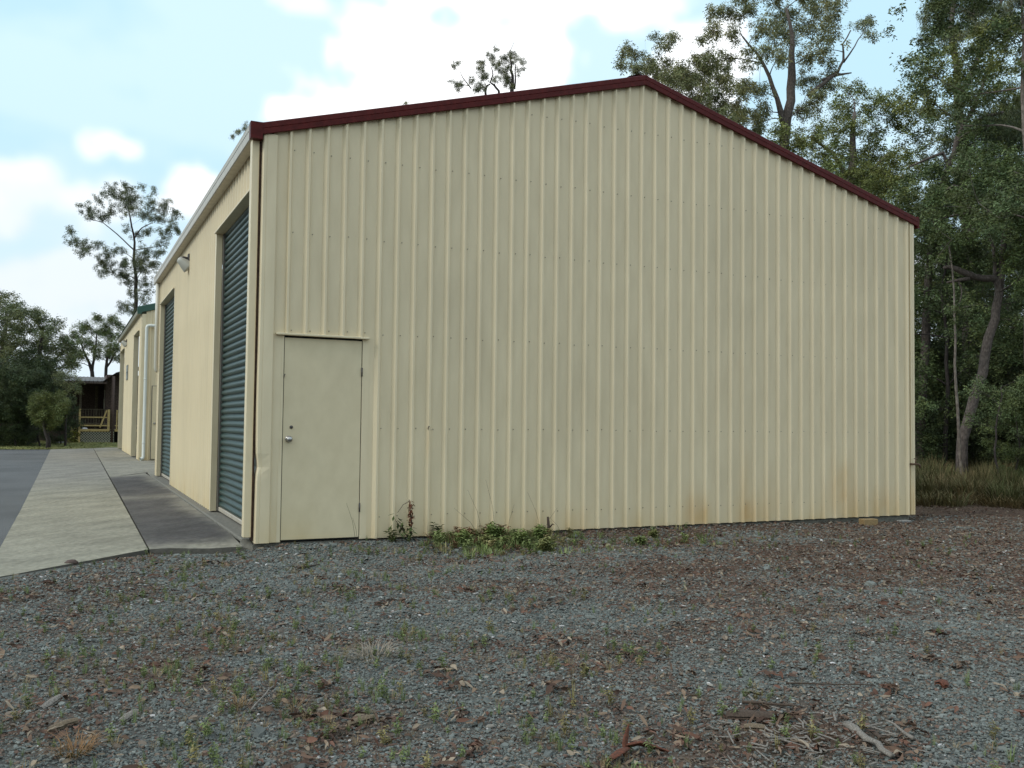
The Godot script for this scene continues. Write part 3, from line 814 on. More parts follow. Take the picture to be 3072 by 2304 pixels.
func gravel() -> void:
	rng.seed = 99
	for v in 4:
		var mesh := chip_mesh(50 + v)
		rng.seed = 300 + v
		var buf := PackedFloat32Array()
		var count := 84000
		buf.resize(count * 16)
		var n := 0
		while n < count:
			var p := yard_spot(2.5, 15.5)
			if not on_yard(p): continue
			var b := brown_at(p.x, p.z)
			if rng.randf() < b * b * 0.62: continue
			var d := Vector2(p.x + 1.7, p.z - 9.4).length()
			var s := lerpf(0.0125, 0.023, smoothstep(3.0, 12.0, d)) * 0.78 * exp(rng.randfn() * 0.44)
			var bs := Basis(Vector3.UP, rng.randf() * TAU) * Basis(Vector3(1, 0, 0), rng.randfn() * 0.22) * Basis(Vector3(0, 0, 1), rng.randfn() * 0.22)
			bs = bs * Basis.from_scale((Vector3(1, 0.75, 1) if rng.randf() < 0.6 else Vector3(1.5, 0.6, 0.95)) * s)
			var t := rng.randf()
			var c := Color(0.142, 0.154, 0.137)
			if t < 0.15: c = Color(0.180, 0.192, 0.170)
			elif t < 0.30: c = Color(0.112, 0.120, 0.108)
			elif t < 0.42 + 0.22 * b: c = Color(0.165, 0.132, 0.100)
			elif t < 0.47 + 0.42 * b: c = Color(0.138, 0.092, 0.070)
			elif t > 0.992: c = Color(0.46, 0.44, 0.41)
			elif t > 0.975: c = Color(0.26, 0.24, 0.20)
			var k := rng.randf_range(0.82, 1.18)
			p.y = yard(p.x, p.z) - 0.006 + s * 0.10
			inst(buf, n * 16, bs, p, Color(c.r * k, c.g * k, c.b * k))
			n += 1
		var o := many("gravel_chips", mesh, M.chip, buf)
		tag(o, "loose blue grey gravel spread over the yard", "gravel", "", "stuff")

func dry_leaf_mesh(s: int, wide: float) -> ArrayMesh:
	rng.seed = s
	var st := mb(true)
	var n := 6
	var curl := rng.randf_range(0.5, 1.2)
	var rows := []
	for i in n + 1:
		var t := float(i) / n
		var w := wide * sin(PI * pow(t, 0.85) * 0.97 + 0.05)
		var y := 0.16 * curl * sin(t * PI) + 0.05 * sin(t * 9.0 + s)
		rows.append([Vector3(t - 0.5, y + w * 0.5, -w), Vector3(t - 0.5, y, 0.04 * sin(t * 5.0)), Vector3(t - 0.5, y + w * 0.4 * curl, w)])
	for i in n:
		for k in 2:
			quad(st, rows[i][k], rows[i + 1][k], rows[i + 1][k + 1], rows[i][k + 1])
	st.generate_normals()
	return st.commit()

func litter() -> void:
	for v in 3:
		var mesh := dry_leaf_mesh(70 + v, [0.12, 0.2, 0.32][v])
		rng.seed = 400 + v
		var buf := PackedFloat32Array()
		var count: int = [15000, 9000, 2000][v]
		buf.resize(count * 16)
		var n := 0
		while n < count:
			var p := yard_spot(2.6, 18.0)
			if not on_yard(p): continue
			var b := brown_at(p.x, p.z)
			var heap := smoothstep(0.2, 0.5, n1.get_noise_2d(p.x * 2.1 + 50.0, p.z * 2.1)) * 0.8
			if rng.randf() > 0.04 + 0.75 * b * b + 0.9 * heap: continue
			var s: float = rng.randf_range(0.022, 0.062) * (1.0 + 0.6 * heap) * [1.0, 0.8, 0.62][v]
			var bs := Basis(Vector3.UP, rng.randf() * TAU) * Basis(Vector3(1, 0, 0), rng.randfn() * 0.5) * Basis(Vector3(0, 0, 1), rng.randfn() * 0.3)
			if rng.randf() < 0.35: bs = bs * Basis(Vector3(1, 0, 0), PI)
			var c: Color = [Color(0.142, 0.092, 0.064), Color(0.100, 0.063, 0.046), Color(0.20, 0.142, 0.096), Color(0.150, 0.080, 0.055), Color(0.28, 0.225, 0.16)][[0, 0, 1, 1, 2, 3, 4][rng.randi() % 7]]
			var k := rng.randf_range(0.6, 1.15)
			p.y = yard(p.x, p.z) + 0.006 + s * 0.06
			inst(buf, n * 16, bs.scaled(Vector3.ONE * s), p, Color(c.r * k, c.g * k, c.b * k))
			n += 1
		tag(many("leaf_litter", mesh, M.litter, buf), "dry brown fallen leaves strewn over the gravel", "leaf litter", "", "stuff")

# a tuft of blades, one metre across and tall before scaling
func tuft_mesh(s: int, blades: int, spread: float, lean: float, width: float) -> ArrayMesh:
	rng.seed = s
	var st := mb(true)
	for b in blades:
		var a := rng.randf() * TAU
		var r := spread * sqrt(rng.randf())
		var o := Vector3(cos(a) * r, 0, sin(a) * r)
		var dir := Vector3(cos(a + rng.randfn() * 0.6), 0, sin(a + rng.randfn() * 0.6)) * lean * rng.randf_range(0.2, 1.0)
		var h := rng.randf_range(0.45, 1.0)
		var side := dir.cross(Vector3.UP).normalized() * width
		if side.length() < 0.001: side = Vector3(width, 0, 0)
		var p1 := o + dir * 0.35 + Vector3.UP * h * 0.55
		var p2 := o + dir + Vector3.UP * h * (1.0 - 0.3 * lean)
		quad(st, o - side, p1 - side * 0.8, p1 + side * 0.8, o + side)
		for q in [p1 - side * 0.8, p2, p1 + side * 0.8]: st.add_vertex(q)
	st.generate_normals()
	return st.commit()

# a low leafy herb
func herb_mesh(s: int, stems: int, leaves: int, size: float) -> ArrayMesh:
	rng.seed = s
	var st := mb(true)
	for k in stems:
		var a := rng.randf() * TAU
		var tip := Vector3(cos(a) * rng.randf() * 0.4, rng.randf_range(0.5, 1.0), sin(a) * rng.randf() * 0.4)
		var foot := Vector3(rng.randfn() * 0.08, 0, rng.randfn() * 0.08)
		tube(st, [foot, foot.lerp(tip, 0.5) + Vector3(rng.randfn(), 0, rng.randfn()) * 0.03, tip], [0.012, 0.009, 0.005], 4, false)
		for l in leaves:
			var t := rng.randf_range(0.15, 1.0)
			var p := foot.lerp(tip, t)
			var b := rng.randf() * TAU
			var out := Vector3(cos(b), rng.randf_range(-0.3, 0.8), sin(b)).normalized()
			var len := size * rng.randf_range(0.5, 1.2)
			var sd := out.cross(Vector3.UP).normalized() * len * 0.2
			var m := p + out * len * 0.5 + Vector3.UP * len * 0.08
			quad(st, p, m - sd, p + out * len + Vector3.DOWN * len * 0.15, m + sd)
	st.generate_normals()
	return st.commit()

func ground_plants() -> void:
	var kinds := [[tuft_mesh(81, 12, 0.12, 0.45, 0.018), 1300], [herb_mesh(82, 5, 9, 0.30), 950], [tuft_mesh(83, 20, 0.25, 0.9, 0.012), 700]]
	for v in 3:
		rng.seed = 500 + v
		var count: int = kinds[v][1]
		var buf := PackedFloat32Array()
		buf.resize(count * 16)
		var n := 0
		while n < count:
			var p := yard_spot(2.6, 12.5)
			if not on_yard(p): continue
			var w := 0.13 + 0.9 * smoothstep(0.05, 0.45, n1.get_noise_2d(p.x * 1.3 - 20.0, p.z * 1.3 + 7.0))
			w *= 1.0 - 0.85 * smoothstep(0.2, 2.4, p.x)
			w += 2.6 * exp(-((p.z - 0.65) / 0.42) ** 2) * exp(-((p.x - 2.6) / 0.9) ** 2) + 0.8 * exp(-((p.z - 0.8) / 0.5) ** 2) * exp(-((p.x - 4.2) / 1.2) ** 2)
			w += 0.35 * exp(-((p.x + 0.9) / 0.9) ** 2 - ((p.z - 4.7) / 0.7) ** 2)
			if rng.randf() > w: continue
			var h := rng.randf_range(0.03, 0.085) * (0.8 if v == 2 else 1.0)
			var c: Color = [Color(0.16, 0.20, 0.085), Color(0.15, 0.185, 0.07), Color(0.27, 0.20, 0.105)][v]
			if v < 2 and rng.randf() < 0.2: c = Color(0.22, 0.19, 0.08)
			var k := rng.randf_range(0.7, 1.25)
			p.y = yard(p.x, p.z) - 0.008
			inst(buf, n * 16, Basis(Vector3.UP, rng.randf() * TAU).scaled(Vector3(1.0, 1.0, 1.0) * h * rng.randf_range(0.8, 1.2)), p, Color(c.r * k, c.g * k, c.b * k))
			n += 1
		tag(many("ground_weeds", kinds[v][0], M.blade, buf), "short weeds and grass sprouting through the gravel", "weeds", "", "stuff")

func weed(called: String, label: String, category: String, at: Vector3, mesh: ArrayMesh, size: Vector3, c: Color, turn: float) -> void:
	at.y = yard(at.x, at.z) - 0.01
	var t := thing(called, label, category, at)
	t.rotation.y = turn
	var m := mat(lin(c.r, c.g, c.b), 0.8, false, 0.25)
	m.backlight_enabled = true
	m.backlight = lin(0.03, 0.04, 0.01)
	var o := put("foliage", mesh, m, t)
	o.scale = size

func wall_weeds() -> void:
	# the tall reddened weed beside the door
	var t := thing("tall_weed", "tall weed with reddish dying seed head against the wall right of the door", "weed", Vector3(1.56, yard(1.56, 0.12), 0.12))
	var st := mb(true)
	tube(st, [Vector3(0, -0.02, 0), Vector3(0.01, 0.18, 0.01), Vector3(-0.02, 0.42, 0.0)], [0.008, 0.007, 0.005], 5)
	tube(st, [Vector3(0, 0.0, 0), Vector3(-0.10, 0.12, 0.02), Vector3(-0.17, 0.22, 0.0)], [0.006, 0.005, 0.003], 5)
	tube(st, [Vector3(-0.02, 0.40, 0), Vector3(-0.09, 0.37, 0.02), Vector3(-0.15, 0.29, 0.02)], [0.004, 0.003, 0.002], 4)
	put("stem", st, M.brown_wood, t)
	rng.seed = 611
	for part in 2:
		st = mb(true)
		for k in (110 if part == 0 else 70):
			var p: Vector3
			var len: float
			if part == 0:
				p = Vector3(rng.randfn() * 0.012, rng.randf_range(0.16, 0.42), rng.randfn() * 0.012)
				len = rng.randf_range(0.03, 0.06)
			else:
				var f := rng.randf()
				p = Vector3(-0.17 * f + rng.randfn() * 0.02, 0.05 + 0.2 * f + rng.randfn() * 0.03, rng.randfn() * 0.03)
				if k > 50: p = Vector3(0.01, rng.randf_range(0.03, 0.2), 0.01)
				len = rng.randf_range(0.05, 0.10)
			var a := rng.randf() * TAU
			var out := Vector3(cos(a), rng.randf_range(-1.4, -0.1), sin(a)).normalized()
			var sd := out.cross(Vector3.UP).normalized() * len * 0.17
			quad(st, p, p + out * len * 0.5 - sd, p + out * len, p + out * len * 0.5 + sd)
		var m := mat(lin(0.13, 0.055, 0.03) if part == 0 else lin(0.075, 0.095, 0.035), 0.85, false, 0.2)
		put("seed_head" if part == 0 else "leaves", st, m, t)
	var h1 := herb_mesh(91, 7, 12, 0.30)
	var h2 := herb_mesh(92, 20, 16, 0.26)
	var h3 := herb_mesh(93, 18, 15, 0.28)
	weed("low_weed", "dark low weed between the reddish weed and the green patch", "weed", Vector3(1.86, 0, 0.12), h1, Vector3(0.26, 0.20, 0.2), Color(0.075, 0.08, 0.035), 0.3)
	weed("low_weed", "left dark weed at the foot of the wall nearest the door", "weed", Vector3(1.36, 0, 0.14), h1, Vector3(0.22, 0.17, 0.18), Color(0.085, 0.10, 0.035), 2.1)
	var spots := [[2.02, 0.42, 0.34, 0.24, h2, "leafy green weed at the left end of the green patch by the wall"], [2.22, 0.62, 0.38, 0.22, h3, "green weed spreading at the front left of the patch by the wall"], [2.42, 0.30, 0.34, 0.30, h2, "upright green weed against the wall in the middle of the patch"], [2.62, 0.55, 0.40, 0.26, h3, "broad green weed in the centre of the patch by the wall"], [2.72, 0.95, 0.36, 0.22, h2, "green weed standing farthest forward from the wall"], [2.92, 0.38, 0.36, 0.26, h2, "green weed right of the centre of the patch by the wall"], [3.86, 0.92, 0.30, 0.15, h3, "low green weed on the gravel right of the stump"], [4.3, 0.5, 0.24, 0.14, h3, "last small green weed along the wall to the right"]]
	var k := 0
	for q in spots:
		var c: Color = [Color(0.21, 0.255, 0.09), Color(0.23, 0.235, 0.095), Color(0.19, 0.24, 0.08)][k % 3]
		weed("green_weed", q[5], "weed", Vector3(q[0], 0, q[1]), q[4], Vector3(q[2] * 0.75, q[3] * 0.72, q[2] * 0.7), c, k * 1.3)
		k += 1
	for v in 2:
		rng.seed = 640 + v
		var buf := PackedFloat32Array()
		var count: int = [230, 110][v]
		buf.resize(count * 16)
		for i in count:
			var f := rng.randf()
			var p := Vector3(lerpf(1.72, 3.05, f) + rng.randfn() * 0.10, 0, 0.10 + absf(rng.randfn()) * lerpf(0.52, 0.30, f))
			if n1.get_noise_2d(p.x * 2.4, p.z * 2.4 + 5.0) < -0.12: p.x = 1.9 + rng.randf() * 0.8
			if i % 6 == 0: p = Vector3(rng.randf_range(2.9, 5.0), 0, rng.randf_range(0.15, 1.3))
			p.y = yard(p.x, p.z) - 0.01
			var hh := pow(rng.randf(), 1.6) * 0.12 * lerpf(1.1, 0.7, f) + 0.045 * (0.6 if i % 6 == 0 else 1.0)
			var c: Color = [Color(0.225, 0.265, 0.105), Color(0.19, 0.235, 0.08), Color(0.27, 0.235, 0.11), Color(0.20, 0.115, 0.065)][[0, 0, 1, 1, 2, 3][rng.randi() % 6]]
			var kk := rng.randf_range(0.7, 1.2)
			inst(buf, i * 16, Basis(Vector3.UP, rng.randf() * TAU).scaled(Vector3(hh * 1.2, hh, hh * 1.2)), p, Color(c.r * kk, c.g * kk, c.b * kk))
		tag(many("weed_patch", tuft_mesh(95, 16, 0.35, 0.55, 0.03) if v == 0 else herb_mesh(96, 6, 10, 0.34), M.blade, buf), "low tangled green weeds along the foot of the ribbed wall", "weeds", "", "stuff")
	# thin dry stalks against the wall
	st = mb(true)
	for q in [[0.98, 0.13, -0.10, 0.40], [1.0, 0.12, -0.05, 0.25], [2.35, 0.2, -0.18, 0.52], [2.5, 0.2, -0.12, 0.62], [3.0, 0.3, -0.17, 0.50], [2.3, 0.25, -0.3, 0.34], [3.05, 0.2, 0.2, 0.3], [2.62, 0.2, 0.1, 0.35], [3.3, 0.2, -0.15, 0.2]]:
		var a := Vector3(q[0], yard(q[0], q[1]), q[1])
		tube(st, [a, a + Vector3(q[2] * 0.4, q[3] * 0.55, 0.0), a + Vector3(q[2], q[3], -0.02)], [0.0022, 0.0018, 0.001], 4, false)
	tag(put("dry_stalks", st, M.brown_wood), "thin dry grass stalks leaning along the foot of the wall", "grass", "", "stuff")
	st = mb(true)
	tube(st, [Vector3(0, -0.03, 0), Vector3(0.004, 0.09, 0), Vector3(-0.006, 0.19, 0.0)], [0.022, 0.017, 0.013], 7)
	tube(st, [Vector3(0.0, 0.05, 0), Vector3(0.05, 0.11, 0.01), Vector3(0.07, 0.10, 0.01)], [0.009, 0.007, 0.004], 5)
	var o := put("dead_stump", st, M.brown_wood)
	o.position = Vector3(3.17, yard(3.17, 0.12), 0.12)
	tag(o, "short dead upright stump at the foot of the ribbed wall", "stump")

# ---------------------------------------------------------------- bits lying on the gravel
func stick(called: String, label: String, category: String, a: Vector2, b: Vector2, r: float, m: Material, flat := 1.0, kinks := 4, lift := 0.0) -> void:
	var ya := yard(a.x, a.y)
	var yb := yard(b.x, b.y)
	var c := Vector3((a.x + b.x) / 2, (ya + yb) / 2, (a.y + b.y) / 2)
	var st := mb(true)
	var pts := []
	var rad := []
	for i in kinks + 1:
		var t := float(i) / kinks
		var p := Vector3(lerpf(a.x, b.x, t), lerpf(ya, yb, t) + r * 0.9 * flat + lift * t + 0.006, lerpf(a.y, b.y, t)) - c
		if i > 0 and i < kinks: p += Vector3(rng.randfn(), absf(rng.randfn()) * 0.4, rng.randfn()) * minf(r, 0.008) * 0.6
		pts.append(p)
		rad.append(r * lerpf(1.0, 0.55, t) * rng.randf_range(0.85, 1.15))
	tube(st, pts, rad, 7)
	var o := put(called, st, m)
	o.position = c
	o.scale = Vector3(1, flat, 1)
	tag(o, label, category)

func bark_piece(label: String, at: Vector2, len: float, wid: float, turn: float, m: Material) -> void:
	var st := mb(true)
	var n := 8
	for i in n:
		for k in 4:
			var f := func(ii, kk):
				var t: float = float(ii) / n
				var w: float = wid * (0.9 + 0.14 * n2.get_noise_2d(t * 3.0 + at.x * 9.0, kk * 2.0)) * (0.55 + 0.45 * sqrt(sin(PI * clampf(t, 0.06, 0.94))))
				var u: float = kk / 4.0 - 0.5
				return Vector3((t - 0.5) * len, wid * (0.30 - u * u * 0.9) + 0.004 * sin(t * 4.0 + at.y), u * w)
			quad(st, f.call(i, k), f.call(i, k + 1), f.call(i + 1, k + 1), f.call(i + 1, k))
			var dn := Vector3(0, -0.012, 0)
			quad(st, f.call(i + 1, k) + dn, f.call(i + 1, k + 1) + dn, f.call(i, k + 1) + dn, f.call(i, k) + dn)
	var o := put("bark_piece", st, m)
	o.position = Vector3(at.x, yard(at.x, at.y) + 0.008, at.y)
	o.rotation = Vector3(0.1, turn, 0.06)
	tag(o, label, "bark")

# a strip of curled bark along a path, hollow side away from its back
func curl(st: SurfaceTool, pts: Array, wid: Array, back: Vector3) -> void:
	var rows := []
	for i in pts.size() * 3 - 2:
		var k := i / 3
		var t := (i % 3) / 3.0
		var k2 := mini(k + 1, pts.size() - 1)
		var p: Vector3 = pts[k].lerp(pts[k2], t)
		var w: float = lerpf(wid[k], wid[k2], t) * rng.randf_range(0.85, 1.15)
		var d: Vector3 = (pts[k2] - pts[maxi(k2 - 1, 0)]).normalized()
		var side := d.cross(back).normalized()
		var up := side.cross(d).normalized()
		var r := []
		for q in 7:
			var a := lerpf(-1.25, 1.25, q / 6.0)
			r.append(p + side * sin(a) * w + up * (cos(a) - 0.6) * w * 0.6)
		for q in range(6, -1, -1): r.append(r[q] - up * 0.004)
		rows.append(r)
	for i in rows.size() - 1:
		for q in 14:
			quad(st, rows[i][q], rows[i + 1][q], rows[i + 1][(q + 1) % 14], rows[i][(q + 1) % 14])

func debris() -> void:
	rng.seed = 700
	stick("split_branch", "long pale weathered split branch lying at lower right of the gravel", "stick", Vector2(1.33, 6.37), Vector2(1.215, 6.72), 0.022, M.dead_wood, 0.7, 6)
	stick("split_branch", "dark underside splinter lying along the pale split branch", "stick", Vector2(1.375, 6.46), Vector2(1.27, 6.74), 0.011, M.brown_wood, 0.6, 5)
	stick("forked_twig", "short pale twig leaning beside the pale split branch", "stick", Vector2(1.44, 6.62), Vector2(1.47, 6.45), 0.008, M.dead_wood, 1.0, 4, 0.02)
	stick("dark_stick", "dark brown stick lying across behind the wood splinters", "stick", Vector2(1.175, 5.88), Vector2(1.365, 6.07), 0.009, M.brown_wood, 0.8, 5)
	stick("long_twig", "long thin grey twig lying across the right foreground gravel", "stick", Vector2(1.578, 5.72), Vector2(1.94, 5.95), 0.0042, M.brown_wood, 1.0, 7)
	stick("pale_stick", "pale straight stick left of the split branch", "stick", Vector2(1.03, 6.37), Vector2(1.03, 6.57), 0.0085, M.dead_wood, 0.8, 4)
	stick("pale_stick", "thin pale stick left of all other sticks in the splinter pile", "stick", Vector2(0.96, 6.33), Vector2(0.945, 6.52), 0.007, M.dead_wood, 0.8, 4)
	stick("pale_stick", "pale stick end at the bottom edge below the splinter pile", "stick", Vector2(0.93, 6.83), Vector2(1.06, 6.75), 0.012, M.dead_wood, 0.7, 4)
	stick("wall_twig", "short dark twig on the gravel in front of the door", "stick", Vector2(0.14, 1.27), Vector2(0.36, 1.16), 0.012, M.brown_wood, 0.7, 4)
	stick("dry_twig", "thin bent pale twig in the left foreground weeds", "stick", Vector2(-0.92, 5.13), Vector2(-0.78, 4.92), 0.005, M.dead_wood, 1.0, 5, 0.03)
	bark_piece("flat pale grey bark piece at far lower left of the gravel", Vector2(-1.67, 5.10), 0.12, 0.04, 0.45, M.tan_bark)
	bark_piece("pale bark piece tilted up right of the flat grey one", Vector2(-1.42, 5.06), 0.11, 0.036, 0.9, M.dead_wood)
	bark_piece("narrow curled bark strip behind the two pale bark pieces", Vector2(-1.72, 4.72), 0.14, 0.04, 1.0, M.dead_wood)
	bark_piece("tan bark piece right of the middle foreground weeds", Vector2(-0.52, 5.45), 0.13, 0.04, 0.2, M.tan_bark)
	bark_piece("orange brown leaf of bark alone on the right gravel", Vector2(2.27, 6.06), 0.06, 0.07, 0.2, M.red_bark)
	bark_piece("ochre curved bark sheet behind the splinter pile", Vector2(1.07, 6.06), 0.20, 0.07, -0.7, M.brown_wood)
	bark_piece("yellowish bark flake in the splinter pile", Vector2(0.98, 6.20), 0.09, 0.045, -0.6, M.tan_bark)
	# red brown curled bark with an upright shard
	var t := thing("red_bark_curl", "red brown curled bark with an upright shard at the bottom centre", "bark", Vector3(0.31, yard(0.31, 6.26), 6.26))
	var st := mb(true)
	curl(st, [Vector3(-0.025, -0.01, 0.03), Vector3(-0.012, 0.03, 0.005), Vector3(0.006, 0.075, -0.008), Vector3(0.014, 0.10, -0.012)], [0.022, 0.024, 0.014, 0.003], Vector3(0.6, 0, 0.8))
	put("shard", st, M.red_bark, t)
	st = mb(true)
	curl(st, [Vector3(-0.01, 0.025, 0.0), Vector3(0.04, 0.036, 0.02), Vector3(0.09, 0.022, 0.045), Vector3(0.14, 0.006, 0.075)], [0.022, 0.026, 0.021, 0.010], Vector3(0.3, 1, -0.5))
	put("strip", st, M.red_bark, t)
	st = mb(true)
	curl(st, [Vector3(-0.02, 0.02, 0.015), Vector3(-0.06, 0.028, 0.045), Vector3(-0.10, 0.022, 0.065), Vector3(-0.15, 0.012, 0.085)], [0.020, 0.028, 0.024, 0.010], Vector3(-0.2, 1, -0.3))
	put("root_end", st, M.red_bark, t)
	# splinters, far too many to count
	rng.seed = 720
	st = mb()
	for k in 120:
		var p := Vector2(1.05 + rng.randfn() * 0.19, 6.40 + rng.randfn() * 0.17)
		var a := rng.randfn() * 0.7 + 1.1
		var l := rng.randf_range(0.01, 0.06)
		var o := Vector3(p.x, yard(p.x, p.y) + 0.012 + rng.randf() * 0.006, p.y)
		var w := rng.randf_range(0.002, 0.005)
		bev(st, Vector3(-l, -w * 0.5, -w), Vector3(l, w * 0.5, w), w * 0.3, Transform3D(Basis(Vector3.UP, a) * Basis(Vector3(0, 0, 1), rng.randfn() * 0.12), o))
	tag(put("wood_splinters", st, M.dead_wood), "pale wood splinters in a loose pile on the gravel", "wood splinters", "", "stuff")
	# dry tufts
	weed("dry_tuft", "grey dry grass tuft in the middle foreground", "grass tuft", Vector3(-0.15, 0, 4.46), tuft_mesh(101, 110, 0.45, 1.1, 0.012), Vector3(0.24, 0.10, 0.2), Color(0.24, 0.20, 0.15), 0.4)
	weed("dry_tuft", "rusty brown dry grass tuft at the lower left corner", "grass tuft", Vector3(-1.63, 0, 5.42), tuft_mesh(102, 120, 0.4, 1.0, 0.011), Vector3(0.16, 0.09, 0.15), Color(0.22, 0.125, 0.06), 1.4)
	weed("dry_tuft", "small tan dry tuft left of the middle foreground", "grass tuft", Vector3(-0.95, 0, 5.02), tuft_mesh(103, 70, 0.4, 1.0, 0.011), Vector3(0.11, 0.08, 0.11), Color(0.25, 0.17, 0.09), 2.2)
	weed("dry_tuft", "brown dry tuft beside the bent pale twig", "grass tuft", Vector3(-0.72, 0, 5.12), tuft_mesh(104, 80, 0.4, 1.0, 0.011), Vector3(0.10, 0.06, 0.10), Color(0.20, 0.13, 0.08), 3.0)
	st = mb()
	bev(st, Vector3(-0.112, 0.0, -0.055), Vector3(0.112, 0.085, 0.055), 0.006)
	var b := put("loose_brick", st, M.brick)
	b.position = Vector3(7.80, yard(7.8, 0.27) - 0.01, 0.28)
	b.rotation.y = -0.12
	tag(b, "single yellow sandstone brick lying near the right end of the wall", "brick")
	st = mb()
	bev(st, Vector3(-0.09, 0.0, -0.05), Vector3(0.09, 0.03, 0.05), 0.006)
	b = put("concrete_fragment", st, M.stone)
	b.position = Vector3(8.62, yard(8.62, 0.1), 0.12)
	b.rotation.y = -0.1
	tag(b, "flat grey concrete fragment beside the right corner of the wall", "rubble")
	st = mb(true)
	lathe(st, [Vector2(0.0, 0.0), Vector2(0.05, 0.0), Vector2(0.055, 0.02), Vector2(0.03, 0.045), Vector2(0.0, 0.05)], 8, Transform3D(Basis.IDENTITY.scaled(Vector3(1, 0.8, 0.7)), Vector3.ZERO))
	b = put("dark_clod", st, M.dark_timber)
	b.position = Vector3(-1.62, path_y(-1.62) - 0.01, 0.43)
	tag(b, "dark clod on the front edge of the concrete path", "clod")

# ---------------------------------------------------------------- trees
# a spray of hanging leaves, about half a metre across before scaling
func spray_mesh(s: int, leaves: int, len: float, wid: float, hang: float) -> ArrayMesh:
	rng.seed = s
	var st := mb()
	st.set_color(Color(1.0, 0.75, 0.6))
	for k in 3:
		var a := rng.randf() * TAU
		tube(st, [Vector3.ZERO, Vector3(cos(a) * 0.3, rng.randf_range(-0.1, 0.3), sin(a) * 0.3)], [0.008, 0.003], 3, false)
	for l in leaves:
		var p := Vector3(rng.randfn(), rng.randfn() * 0.85, rng.randfn()) * 0.17
		var a := rng.randf() * TAU
		var out := Vector3(cos(a), -hang + rng.randfn() * 0.5, sin(a)).normalized()
		var le := len * rng.randf_range(0.6, 1.25)
		var sd := (out.cross(Vector3.UP).normalized() * cos(a * 3.0) + out.cross(Vector3.UP).cross(out).normalized() * sin(a * 3.0)) * le * wid
		var g := rng.randf_range(0.7, 1.3)
		st.set_color(Color(g, g, g * rng.randf_range(0.8, 1.1)))
		quad(st, p, p + out * le * 0.45 - sd, p + out * le, p + out * le * 0.45 + sd)
	st.generate_normals()
	return st.commit()

func v4(q: Array) -> Vector3:
	return Vector3(q[0], q[1], q[2])

